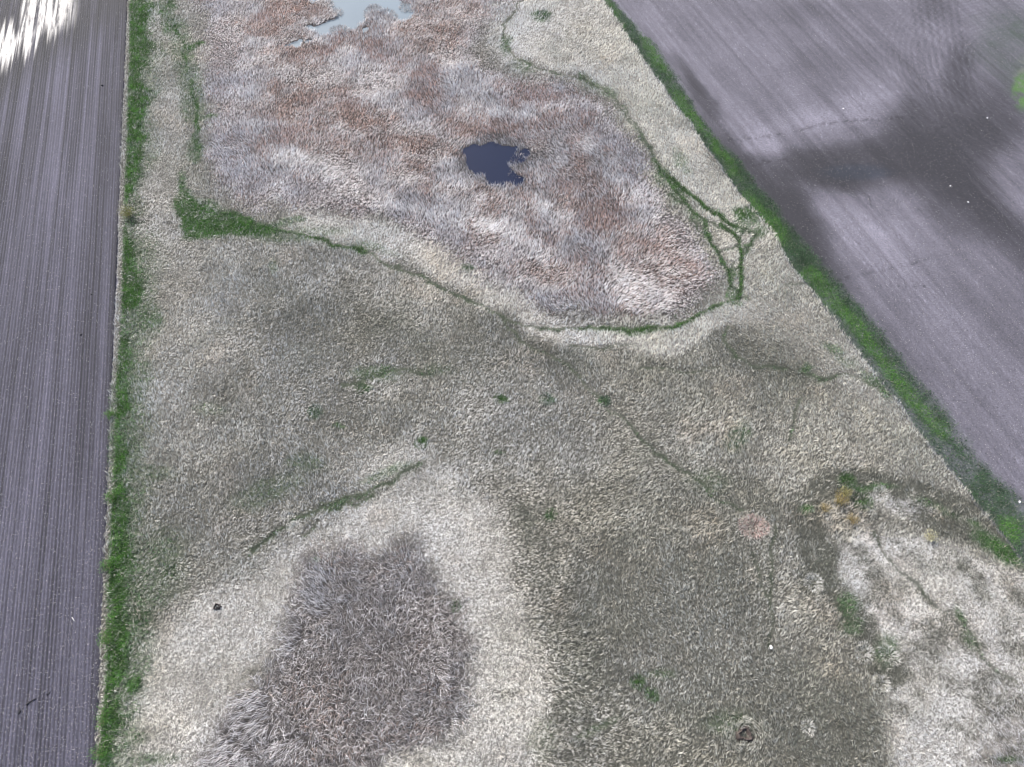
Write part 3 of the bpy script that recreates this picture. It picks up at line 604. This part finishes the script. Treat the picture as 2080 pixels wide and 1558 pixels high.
gmix = np.clip(gr[i]*.8+.25*sm(.55, .75, fbm(X/9, Y/9, 609, 3))[i] + .05*(tn[i] < .35), 0, .9)*(rng.uniform(0, 1, n*K) < .55)
col = col*(1-gmix[:, None])+np.array((.120, .170, .115))*gmix[:, None]
ew = (sm(1150, 1300, px)*(pl < .5))[i][:, None]; col = col*(1-ew*np.array((.0, .012, .075)))
open_ = (lerp(.84, 1.0, np.clip(tn/.6, 0, 1))*lerp(1, .62, np.clip(-tn*4, 0, 1))*lerp(.72, 1.0, sm(.30, .48, fbm(X/1.3, Y/1.3, 612, 3))))[i]
keep = (rng.uniform(0, 1, n*K) < open_)
az = ang_t[i]+rng.normal(0, .26, n*K)+rng.normal(0, .8, n*K)*(pl[i] > .5)
lean = np.clip(lerp(.85, 1.20, pl)[i]+rng.normal(0, .25, n*K), .1, 1.5)
L = (size*(1-.55*S('tnear', px, py)))[i]*rng.uniform(.62, 1.35, n*K)*lerp(1, .95, pl)[i]
Wd = rng.uniform(.020, .047, n*K)*(1-.25*pl[i])
BZ = relief(BX, BY)-.02
sel = [a[keep] for a in (BX, BY, BZ, az, lean, L, Wd)]
pz = (pl[i] > .5)[keep]; colk = col[keep]
print('prairie', keep.sum())
def sub(m): return blades(*[a[m] for a in sel], colk[m])
blade_object('prairie_grass', [sub(~pz)], M_STRAW, 'greyish dead prairie grass in woolly tufts across the middle of the land', 'grass')
blade_object('pale_grass', [sub(pz)], M_STRAW, 'whitish matted straw grass ringing the dark reed stand and the low wet corner', 'grass')
del sel, colk, col

# -- marsh cattails and reeds
X, Y, px, py = scatter(10.0)
ma = S('marsh', px, py); wa = S('water', px, py); j = rng.uniform(0, 1, len(X))
k = (ma > .5+.8*(j-.5)) & (wa < .10+.25*rng.uniform(0, 1, len(X))**3)
X, Y, px, py = [a[k] for a in (X, Y, px, py)]
cldk = sm(.52, .66, fbm(X/2.4, Y/2.4, 720, 3))
br, lo, la, wdk, gr = [S(q, px, py) for q in ('brown', 'lodge', 'lav', 'wdark', 'green')]
n = len(X); K = 5
f1 = fbm(X/16, Y/16, 701, 3); f2 = fbm(X/5, Y/5, 702, 2)
flow = .5+(f1-.5)*7.0+(f2-.5)*2.2
nb = np.clip(br*.85+1.5*(fbm(X/3.2, Y/2.6, 703, 3)-.5), 0, 1); nl = np.clip(lo*.7+1.2*(fbm(X/5, Y/3.5, 704, 3)-.5), 0, 1)
i, BX, BY = tuft(X, Y, px, py, K, .2)
m = n*K
u = rng.uniform(0, 1, m)
pbrown = np.clip(nb[i]*.74*(1-.5*nl[i])+.06, 0, .9)
isb = u < pbrown
lav = np.array((.59, .545, .535)); pale = np.array((.90, .86, .82)); grey = np.array((.40, .37, .355)); brn = np.array((.36, .255, .215)); brn2 = np.array((.56, .415, .36))
q = rng.uniform(0, 1, (m, 1)); q2 = rng.uniform(0, 1, m)
nlp = np.clip(.38+.38*nl[i]-.15*wdk[i], 0, 1)
col = np.where((q2 < nlp)[:, None], lerp(lav, pale, q), lerp(grey, lav, q))
col = np.where(isb[:, None], lerp(brn, brn2, q), col)
col = col*(1-.18*np.clip(wdk[i], 0, 1))[:, None]
col = col*np.clip(1+.20*rng.normal(0, 1, (m, 1)), .3, 1.5)*(.62+.8*rng.uniform(0, 1, n)**.8)[i][:, None]*(.72+.56*fbm(X/1.7, Y/1.7, 706, 3))[i][:, None]
bl = (la[i]*.35)[:, None]; col = col*(1-bl)+col*np.array((1, .98, 1.03))*bl
gm = (np.clip(gr[i]*.9, 0, .9)*(rng.uniform(0, 1, m) < .8))[:, None]; col = col*(1-gm)+np.array((.07, .15, .045))*gm
az = flow[i]+rng.normal(0, .42, n)[i]+rng.normal(0, .28, m)
lean = np.where(isb, np.abs(rng.normal(.35, .22, m)), np.clip(.70+.42*nl[i]+rng.normal(0, .2, m), .1, 1.45))
L = np.where(isb, rng.uniform(.5, .95, m), rng.uniform(.5, 1.2, m)+.35*nl[i])
L = L*lerp(1.0, .72, la)[i]*lerp(.5, 1, sm(.35, 1.0, S('marsh', px, py)))[i]
Wd = rng.uniform(.03, .07, m)
BZ = relief(BX, BY)-.03
col = col*1.07
keep = rng.uniform(0, 1, m) < (1-.45*np.clip(wdk[i], 0, 1))*(1-.45*cldk[i]*(1-nl[i]))
print('marsh', keep.sum())
A = (BX, BY, BZ, az, lean, L, Wd)
mb = keep & isb; mo = keep & ~isb
blade_object('cattails', [blades(*[a[mb] for a in A], col[mb])], M_REED, 'brown dead cattails standing in patches through the marsh', 'cattails')
blade_object('marsh_reeds', [blades(*[a[mo] for a in A], col[mo])], M_REED, 'pale lodged reeds lying in waves round both ponds', 'reeds')
del A, col

# -- dark reed stand, and grey reeds in the lower right corner
X, Y, px, py = scatter(9.0)
sdn = S('stand', px, py); rrd = S('rightreed', px, py); j = rng.uniform(0, 1, len(X))
k = (sdn > .5+.9*(j-.5)) | (rrd > j)
X, Y, px, py, sdn, rrd = [a[k] for a in (X, Y, px, py, sdn, rrd)]
sl = S('standlight', px, py); n = len(X); K = 4
isr = rrd > sdn
i, BX, BY = tuft(X, Y, px, py, K, .3); m = n*K
cl = fbm(X/2.2, Y/2.2, 801, 3)
rim_shade = sm(26, 6, segd([(812, 1100), (850, 1106), (880, 1140), (900, 1185), (918, 1225)], px, py))  # shadow along the stand's upper right rim, painted into the blade colour
q = rng.uniform(0, 1, (m, 1)); q2 = rng.uniform(0, 1, m)
sl = np.clip(sl*1.1+.7*(fbm(X/4, Y/4, 802, 3)-.5)+.5*isr, 0, 1)
sb = sm(.5, .68, fbm(X/6, Y/6, 806, 3))
lite = q2 < (.22+.42*sl[i])
col = np.where(lite[:, None], lerp(np.array((.60, .575, .575)), np.array((.88, .85, .84)), q), lerp(np.array((.14, .125, .115)), np.array((.40, .365, .345)), q))
rb2 = ((rng.uniform(0, 1, m) < .20*sb[i]) & ~lite)[:, None]; col = np.where(rb2, col*np.array((1.22, 1.0, .9)), col)
col = col*((.66+.76*cl)*(1-.45*rim_shade))[i][:, None]
az = (.3+(fbm(X/9, Y/9, 803, 3)-.5)*8)[i]+rng.normal(0, 1.1, m)
ctr = np.array(ground(760, 1300)); az = np.where(sl[i] > .5, np.arctan2(X[i]-ctr[0], Y[i]-ctr[1])+rng.normal(0, .5, m), az)
az = np.where(isr[i], -.7+rng.normal(0, .35, m), az)
lean = np.clip(rng.normal(.95, .35, m), .1, 1.5)
L = rng.uniform(.6, 1.7, m); Wd = np.where(lite, rng.uniform(.03, .05, m), rng.uniform(.03, .06, m))
BZ = relief(BX, BY)+.25*rng.uniform(0, 1, m)-.03
A = (BX, BY, BZ, az, lean, L, Wd); print('stand', m)
ir = isr[i]
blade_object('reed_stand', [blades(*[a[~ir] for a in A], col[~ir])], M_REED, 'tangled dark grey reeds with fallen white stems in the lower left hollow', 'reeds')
blade_object('leaning_reeds', [blades(*[a[ir] for a in A], col[ir])], M_REED, 'grey reeds all leaning one way in the lower right corner', 'reeds')
del A, col

# -- green grass: verges, trails and the mown-looking patch
X, Y, px, py = scatter(26.0)
gr = S('green', px, py); j = rng.uniform(0, 1, len(X)); wa = S('water', px, py)
k = (gr*.95*(.55+.9*fbm(X/1.5, Y/1.5, 905, 3)) > .10+.8*j) & (wa < .3)
X, Y, px, py, gr = [a[k] for a in (X, Y, px, py, gr)]
n = len(X); K = 5; i, BX, BY = tuft(X, Y, px, py, K, .14); m = n*K
lft = sm(330, 240, px)
q = rng.uniform(0, 1, (m, 1)); cl = fbm(X/1.3, Y/1.3, 901, 3)
gA = np.array((.050, .135, .022)); gB = np.array((.150, .31, .070)); gD = np.array((.09, .16, .085))
col = lerp(gA, gB, np.clip(q*.9*lerp(.5, 1.2, lft)[i][:, None], 0, 1))
blu = sm(.9, .4, gr)[i][:, None]; col = col*(1-.6*blu)+lerp(gD, np.array((.26, .34, .22)), q)*.6*blu
col = col*(.35+1.2*cl[i]**1.3)[:, None]*np.clip(1+.22*rng.normal(0, 1, n), .4, 1.7)[i][:, None]
dead = (rng.uniform(0, 1, m) < .16+.14*(gr[i] < .5))[:, None]; col = np.where(dead, np.array((.36, .36, .29))*(.6+.5*q), col)
L = rng.uniform(.22, .6, m)*lerp(.8, 1.3, lft)[i]*(.6+.8*cl[i])
A = (BX, BY, relief(BX, BY)-.01, rng.uniform(0, 2*PI, m), np.abs(rng.normal(.55, .3, m)), L, rng.uniform(.04, .08, m))
print('green', m)
# low short greenery scattered on the soil beside the right field edge
blade_object('green_grass', [blades(*A, col)], M_GREEN, 'fresh green grass along the left verge, the trails and the square patch', 'grass')
del A, col
# -- verge on the right field
st_ = .17
uu, vv = np.meshgrid(np.arange(0, 24, st_), np.arange(0, 400, st_))
ax0, ay0 = ground(2300, 1420); ax1, ay1 = ground(1223, 0); d = np.array([ax1-ax0, ay1-ay0]); d /= np.hypot(*d); nr = np.array([d[1], -d[0]])
uu = uu.ravel()-2.2+rng.uniform(0, st_, uu.size); vv = vv.ravel()-30+rng.uniform(0, st_, vv.size)
X = ax0+d[0]*vv+nr[0]*uu; Y = ay0+d[1]*vv+nr[1]*uu; px, py = survey(X, Y)
vg = S('verge', px, py); vb = S('vbright', px, py); th = S('vthin', px, py)
k = (vg*(1-.45*th)*(.45+.9*fbm(X/2, Y/2, 911, 3)) > .12+.95*rng.uniform(0, 1, len(X))) & (py > -220) & (py < 1750)
X, Y, px, py, vg, vb = [a[k] for a in (X, Y, px, py, vg, vb)]
n = len(X); K = 3; i, BX, BY = tuft(X, Y, px, py, K, .12); m = n*K; q = rng.uniform(0, 1, (m, 1))
col = lerp(np.array((.028, .075, .026)), np.array((.085, .165, .070)), q); vbb = vb[i][:, None]
col = col*(1-vbb)+lerp(np.array((.07, .20, .02)), np.array((.20, .44, .04)), q)*vbb
col = col*((.35+1.1*fbm(X/1.6, Y/1.6, 912, 3))*np.clip(1+.25*rng.normal(0, 1, n), .3, 1.8))[i][:, None]
dd = (rng.uniform(0, 1, m) < .10)[:, None]; col = np.where(dd, np.array((.34, .33, .26))*(.5+.6*q), col)
A = (BX, BY, np.full(m, .02), rng.uniform(0, 2*PI, m), np.abs(rng.normal(.5, .3, m)), rng.uniform(.14, .42, m), rng.uniform(.04, .08, m))
print('verge', m)
blade_object('verge_grass', [blades(*A, col)], M_GREEN, 'thin green regrowth along the diagonal edge of the right field', 'grass')

# ------------------------------------------------------------------ loose bits on the soil
def soil_bits(n, pxr, pyr, test):
    px = rng.uniform(*pxr, n); py = rng.uniform(*pyr, n); k = S(test, px, py) > .9
    X, Y = ground(px[k], py[k]); return X, Y
Xa, Ya = soil_bits(85000, (1180, 2300), (-150, 1500), 'fr'); Xb, Yb = soil_bits(42000, (-150, 260), (-100, 1650), 'fl')
X = np.concatenate([Xa, Xb]); Y = np.concatenate([Ya, Yb]); n = len(X)
dk = rng.uniform(0, 1, n) < .45
col = np.where(dk[:, None], np.array((.03, .027, .03)), np.array((.30, .28, .27))*rng.uniform(.6, 1.6, (n, 1)))
A = (X, Y, np.full(n, .06), rng.uniform(0, 2*PI, n), rng.uniform(1.25, 1.5, n), rng.uniform(.08, .22, n)*(1+.5*(rng.uniform(0, 1, n) < .04)), rng.uniform(.04, .09, n))
blade_object('crop_residue', [blades(*A, col)], M_STRAW, 'pale stubble bits and dark clods strewn over both tilled fields', 'crop residue')

# ------------------------------------------------------------------ single things
def tuft_mesh(r, n, hmin, hmax, cols, lean0=.2, lean1=1.2, wmin=.03, wmax=.06, az0=None, elong=1.0, rot=0, seed=1):
    g_ = np.random.default_rng(seed)
    a = g_.uniform(0, 2*PI, n); rr = r*np.sqrt(g_.uniform(0, 1, n))
    x = rr*np.cos(a)*elong; y = rr*np.sin(a)
    c, s = math.cos(rot), math.sin(rot); x, y = x*c-y*s, x*s+y*c
    f = rr/r
    az = np.arctan2(x, y)+g_.normal(0, .5, n)
    if az0 is not None: az = az0+g_.normal(0, .45, n)
    lean = np.clip(lean0+(lean1-lean0)*f+g_.normal(0, .15, n), .05, 1.5)
    L = g_.uniform(hmin, hmax, n)*(1-.25*f)
    q = g_.uniform(0, 1, (n, 1)); col = lerp(np.array(cols[0]), np.array(cols[1]), q)*g_.uniform(.6, 1.3, (n, 1))
    return blades(x, y, np.full(n, -.03), az, lean, L, g_.uniform(wmin, wmax, n), col)
def empty(name, px, py, label, cat, group=None, dz=0):
    o = bpy.data.objects.new(name, None); C.collection.objects.link(o)
    x, y = ground(px, py); z = float(relief(x, y)) if not dz else dz
    o.location = (float(x), float(y), z); return tag(o, label, cat, group)
def single(name, parts, mat, px, py, label, cat, group=None, z=None):
    o = blade_object(name, parts, mat, label, cat, kind=None)
    if group: o['group'] = group
    x, y = ground(px, py); o.location = (float(x), float(y), float(relief(x, y)) if z is None else z); return o
GREENS = ((.035, .070, .028), (.12, .185, .085)); TEAL = ((.045, .075, .05), (.12, .18, .12)); PALE = ((.55, .53, .47), (.86, .84, .79))
tus = [(855, 901, 1.0, GREENS, 'dark green grass tussock at the tip of the pale ring, alone in grey grass'),
       (1015, 812, .9, GREENS, 'green tussock in the bright patch near the centre, left of two'),
       (1110, 812, 1.1, TEAL, 'bluish green tussock in the bright patch near the centre, right of two'),
       (1228, 815, .9, TEAL, 'dull green tussock touching the long diagonal trail'),
       (735, 791, 1.0, GREENS, 'yellowish green tussock in the dark grass left of the centre'),
       (950, 545, .9, TEAL, 'small green tussock in the pale band between trail and marsh'),
       (1119, 1044, .8, GREENS, 'small green tussock with a straw rim right of the pale ring'),
       (1296, 1386, .9, GREENS, 'bright green tussock in the low middle grass, upper of a pair'),
       (1325, 1412, .8, GREENS, 'green tussock in the low middle grass, lower of a pair'),
       (1752, 1019, 1.5, GREENS, 'broad green tussock inside the pale grass beside the yellow shrubs'),
       (1722, 975, 1.2, GREENS, 'green tussock on the upper rim of the dark band round the wet corner'),
       (925, 1231, .7, GREENS, 'small green tussock on the right rim of the dark reed stand'),
       (640, 834, 1.0, TEAL, 'dark bluish tussock left of the centre above the wrinkled green line'),
       (345, 1160, .8, GREENS, 'dark green tussock close to the lower left verge'),
       (286, 1255, .9, GREENS, 'round green tussock right beside the left verge near its widest part'),
       (1500, 890, 1.3, TEAL, 'loose bluish green tussock in open grass far right of the centre'),
       (1105, 30, 1.5, TEAL, 'faint green tussock in the pale grass at the top edge')]
for k, (px_, py_, r_, cc, lb) in enumerate(tus):
    single('grass_tussock', [tuft_mesh(r_, int(260*r_*r_)+60, .35, .8, cc, seed=50+k)], M_GREEN, px_, py_, lb, 'tussock')
pts_ = [(1653, 1184, 1.4, 'round whitish grass tussock just left of the dark band, highest of the pale ones'),
        (1756, 1326, 1.2, 'whitish tussock in the dark band at the wet corner, left of a close pair'),
        (1806, 1330, 1.1, 'whitish tussock in the dark band at the wet corner, right of a close pair'),
        (1790, 1388, 1.2, 'cream tussock below the close pair where the dark band ends'),
        (1790, 1002, 1.1, 'pale spiky tussock on top of the wet corner beside a broad green one'),
        (585, 1052, .9, 'pale rounded tussock by the wrinkled green line above the dark reed stand'),
        (600, 1072, 1.0, 'pinkish white tussock just below the wrinkled green line'),
        (1640, 1478, .8, 'small cream tussock at the right end of the lowest dark grass')]
for k, (px_, py_, r_, lb) in enumerate(pts_):
    single('grass_tussock', [tuft_mesh(r_*.9, int(190*r_*r_)+40, .4, .9, PALE, lean0=.4, lean1=1.2, wmin=.025, wmax=.05, elong=1.0+.25*(k % 3), rot=k*1.1, seed=150+k)], M_STRAW, px_, py_, lb, 'tussock')
single('grass_mound', [tuft_mesh(1.7, 900, .5, .9, ((.40, .27, .24), (.62, .47, .42)), lean0=.3, lean1=1.3, elong=1.25, seed=201), tuft_mesh(2.3, 260, .5, .9, PALE, lean0=1.0, lean1=1.4, elong=1.25, seed=202)],
       M_STRAW, 1531, 1070, 'reddish grass mound with a pale fringe in grey grass left of the wet corner', 'mound')
# reed clumps standing in the ponds
rc = [(1054, 352, 1.3, 'sparse brown reed clump in the lower right bay of the dark pool'), (1050, 322, 1.0, 'sparse reed clump at the upper right corner of the dark pool'), (658, 12, 2.2, 'broad reed island on the left side of the pale pond'), (640, 30, 2.6, 'brown reed island between the pale pond and its side channel'), (672, 30, 2.0, 'reed clump on the point of the brown island in the pale pond'),
      (757, 25, 1.9, 'reed clump on the spit reaching into the pale pond'), (790, 30, 1.6, 'outer reed clump at the end of the spit in the pale pond'), (690, 62, 1.5, 'low reed clump on the near shore of the pale pond'), (836, 10, 2.2, 'reed clump on the right shore of the pale pond at the top edge')]
for k, (px_, py_, r_, lb) in enumerate(rc):
    single('reed_clump', [tuft_mesh(r_, int((34 if py_ > 300 else 120)*r_*r_)+20, .5, 1.2, ((.20, .16, .14), (.62, .57, .55)), lean0=.2, lean1=.95, wmin=.05, wmax=.09, elong=1.5, rot=k*.9, seed=250+k)], M_REED, px_, py_, lb, 'reeds')
# shrubs: stem with side branches, foliage of many small leaves
def shrub(px_, py_, r_, h_, cols, label, seed):
    e = empty('shrub', px_, py_, label, 'shrub')
    g_ = np.random.default_rng(seed); V = []; F = []; tips = []
    def seg(a, b, ra, rb):
        a = Vector(a); b = Vector(b); d = (b-a).normalized(); s_ = d.orthogonal().normalized(); t_ = d.cross(s_); n0 = len(V)
        for P_, rr in ((a, ra), (b, rb)):
            for q in range(5):
                an = 2*PI*q/5; V.append(P_+(s_*math.cos(an)+t_*math.sin(an))*rr)
        for q in range(5): F.append((n0+q, n0+(q+1) % 5, n0+5+(q+1) % 5, n0+5+q))
    for s_ in range(9):
        an = 2*PI*s_/9+g_.uniform(-.3, .3); rr = r_*g_.uniform(.35, .8)
        m_ = (rr*.4*math.cos(an), rr*.4*math.sin(an), h_*.5); t_ = (rr*math.cos(an), rr*math.sin(an), h_*g_.uniform(.75, 1))
        seg((0, 0, -.05), m_, .045, .03); seg(m_, t_, .03, .012); tips.append(t_); tips.append(m_)
        for q in range(2):
            b_ = (t_[0]+g_.uniform(-.4, .4), t_[1]+g_.uniform(-.4, .4), t_[2]*g_.uniform(.7, 1.05)); seg(m_, b_, .02, .008); tips.append(b_)
    link('branches', mesh_from('branches', np.array([tuple(v) for v in V]), faces4=np.array(F)), mat_plain('bark', (.16, .12, .09), .9, .2, .4), e)
    tp = np.array(tips); n = int(260*r_*r_)+200; t_i = g_.integers(0, len(tp), n); P_ = tp[t_i]+g_.normal(0, .17*r_+.05, (n, 3)); P_[:, 2] = np.clip(P_[:, 2], .1, None)
    q = g_.uniform(0, 1, (n, 1)); col = lerp(np.array(cols[0]), np.array(cols[1]), q)*g_.uniform(.6, 1.3, (n, 1))
    V_, F_, c_ = blades(P_[:, 0], P_[:, 1], P_[:, 2], g_.uniform(0, 2*PI, n), g_.uniform(.2, 1.5, n), g_.uniform(.12, .26, n), g_.uniform(.05, .10, n), col)
    blade_object('foliage', [(V_, F_, c_)], M_GREEN, None, None, kind=None, parent=e)
shrub(264, 441, 1.6, 1.6, ((.10, .11, .03), (.26, .25, .08)), 'olive brown shrub at the left field edge beside a short dark track', 301)
shrub(1699, 1020, 1.3, 1.7, ((.20, .17, .06), (.36, .27, .10)), 'tallest orange yellow shrub on the rim of the wet corner', 302)
shrub(1671, 1035, .9, 1.2, ((.24, .20, .10), (.42, .34, .19)), 'small tan shrub left of the tallest orange yellow one', 303)
shrub(1727, 1057, .9, 1.1, ((.20, .17, .07), (.36, .27, .14)), 'low orange shrub just below the tallest orange yellow one', 304)
shrub(1716, 1003, .8, 1.0, ((.20, .19, .07), (.34, .31, .13)), 'small yellow green shrub just above the tallest orange yellow one', 305)
shrub(1887, 1092, 1.0, 1.0, ((.38, .36, .22), (.58, .55, .38)), 'pale yellow shrub inside the pale grass nearest the right verge', 306)
for k, (px_, py_, r_, lb) in enumerate([(228, 845, .9, 'round green shrub half way down the left verge'), (228, 1010, 1.0, 'green shrub in the left verge opposite the wrinkled green line'), (222, 1150, 1.1, 'bright green shrub bulging toward the field low in the left verge'),
                                        (218, 1300, 1.2, 'dark green shrub at the widest part of the left verge'), (216, 1460, 1.3, 'dark bushy shrub second from the bottom of the left verge'), (207, 1530, 1.1, 'dark green shrub at the bottom end of the left verge')]):
    shrub(px_, py_, r_, .8, ((.05, .12, .03), (.12, .28, .05)), lb, 320+k)
# stones
import bmesh
def stone(px_, py_, s_, col, label, seed, flat=.6, z=.03):
    bm = bmesh.new(); bmesh.ops.create_icosphere(bm, subdivisions=3, radius=1)
    from mathutils import noise
    for v in bm.verts:
        d = 1+.45*noise.noise(v.co*1.3+Vector((seed, 0, 0)))+.12*noise.noise(v.co*4+Vector((seed, 3, 0)))
        v.co = Vector((v.co.x*d*s_, v.co.y*d*s_*.75, v.co.z*d*s_*flat))
    me = bpy.data.meshes.new('stone'); bm.to_mesh(me); bm.free()
    o = link('stone', me, mat_plain('stone_surface', col, .85, .3, .6, 9, .25)); tag(o, label, 'stone')
    x, y = ground(px_, py_); o.location = (float(x), float(y), z+s_*flat*.4); o.rotation_euler = (0, 0, seed*1.7)
stone(1565, 1316, .27, (.72, .70, .66), 'white stone at the lower end of the straight dark trail', 1, z=.25)
stone(1713, 221, .18, (.55, .53, .52), 'whitish stone on the right field above the upper dotted track', 2)
stone(2005, 240, .18, (.55, .53, .52), 'pale stone on dark soil near the green wet hollow at the right edge', 3)
stone(1930, 378, .17, (.60, .58, .56), 'small white stone right of the white scratched rill', 4)
stone(1966, 411, .2, (.60, .58, .56), 'white stone lowest of the row right of the rill', 5)
stone(2071, 1020, .2, (.55, .53, .52), 'pale stone beside the lower end of the right verge', 6)
stone(208, 174, .3, (.035, .032, .035), 'black clod between the rows near the top of the left field', 7)
stone(165, 680, .22, (.035, .032, .035), 'black clod between the rows half way down the left field', 8)
stone(186, 598, .17, (.035, .032, .035), 'small black clod close to the left verge', 9)
stone(40, 1446, .24, (.03, .028, .03), 'black clod at the lower left end of a fallen branch', 10)
# fallen branch and straw scrap on the left field
def bar_chain(name, pts, r0, mat, label, cat, z):
    V = []; F = []
    P_ = [Vector((float(ground(a, b)[0]), float(ground(a, b)[1]), z+.05*(k % 2))) for k, (a, b) in enumerate(pts)]; o0 = P_[0].copy(); P_ = [p-o0 for p in P_]
    for k, p in enumerate(P_):
        d = (P_[min(k+1, len(P_)-1)]-P_[max(k-1, 0)]).normalized(); s_ = d.cross(Vector((0, 0, 1))).normalized(); t_ = s_.cross(d); rr = r0*(1-.6*k/len(P_))
        for q in range(6): an = 2*PI*q/6; V.append(tuple(p+(s_*math.cos(an)+t_*math.sin(an))*rr))
    for k in range(len(P_)-1):
        for q in range(6): F.append((k*6+q, k*6+(q+1) % 6, k*6+6+(q+1) % 6, k*6+6+q))
    o = link(name, mesh_from(name, np.array(V), faces4=np.array(F)), mat); o.location = o0; tag(o, label, cat); return o
BK = mat_plain('dark_bark', (.04, .036, .038), .9, .2, .4)
bar_chain('fallen_branch', [(54, 1431), (58, 1429), (63, 1425), (68, 1422), (74, 1419)], .10, BK, 'dark fallen branch lying across the rows low in the left field', 'branch', .12)
bar_chain('fallen_branch', [(95, 1411), (99, 1409), (103, 1406)], .07, BK, 'short dark stick right of the longer fallen branch in the left field', 'branch', .12)
bar_chain('straw_scrap', [(147, 1254), (150, 1258), (152, 1262)], .05, mat_plain('pale_straw', (.62, .60, .56), .8), 'white scrap of straw lying on the lower left field', 'straw', .12)
# animal den: sunk dark hollow with an earth rim and swirled grass
def den(px_, py_, r_, label, rim=True):
    e = empty('animal_den', px_, py_, label, 'den')
    n1, n2 = 28, 14; V = []; F = []
    for a in range(n2):
        f = a/(n2-1); rr = r_*(.02+1.3*f); zz = .30-.9*(1-min(1, f*1.5))**2+.22*math.exp(-((f-.62)/.18)**2)-.32*max(0, f-.7)/.3
        for b in range(n1):
            an = 2*PI*b/n1; k_ = 1+.18*math.sin(3*an+px_)+.08*math.sin(7*an); V.append((rr*k_*math.cos(an), rr*k_*math.sin(an)*.85, zz))
    for a in range(n2-1):
        for b in range(n1): F.append((a*n1+b, (a+1)*n1+b, (a+1)*n1+(b+1) % n1, a*n1+(b+1) % n1))
    link('burrow', mesh_from('burrow', np.array(V), faces4=np.array(F), smooth=True), mat_plain('dug_earth', (.06, .048, .042), .95, .2, .7, 5, .4), e)
    if rim:
        g_ = np.random.default_rng(5); n = 420; a = g_.uniform(0, 2*PI, n); rr = r_*(1.2+1.5*g_.uniform(0, 1, n)**.7)*(1+.3*np.sin(2*a+1)+.12*np.sin(5*a))
        q = g_.uniform(0, 1, (n, 1)); col = lerp(np.array((.22, .22, .18)), np.array((.58, .56, .49)), q)
        V_, F_, c_ = blades(rr*np.cos(a), rr*np.sin(a), np.full(n, .25), np.arctan2(np.cos(a), np.sin(a))+1.5+g_.normal(0, .3, n), g_.uniform(1.1, 1.5, n), g_.uniform(.5, .9, n), g_.uniform(.03, .06, n), col)
        blade_object('swirled_grass', [(V_, F_, c_)], M_STRAW, None, None, kind=None, parent=e)
den(1512, 1492, .9, 'animal den with a dark hollow in swirled grass at the bottom edge')
den(442, 1233, .45, 'small black burrow in the pale grass left of the dark reed stand', False)
print('things done')
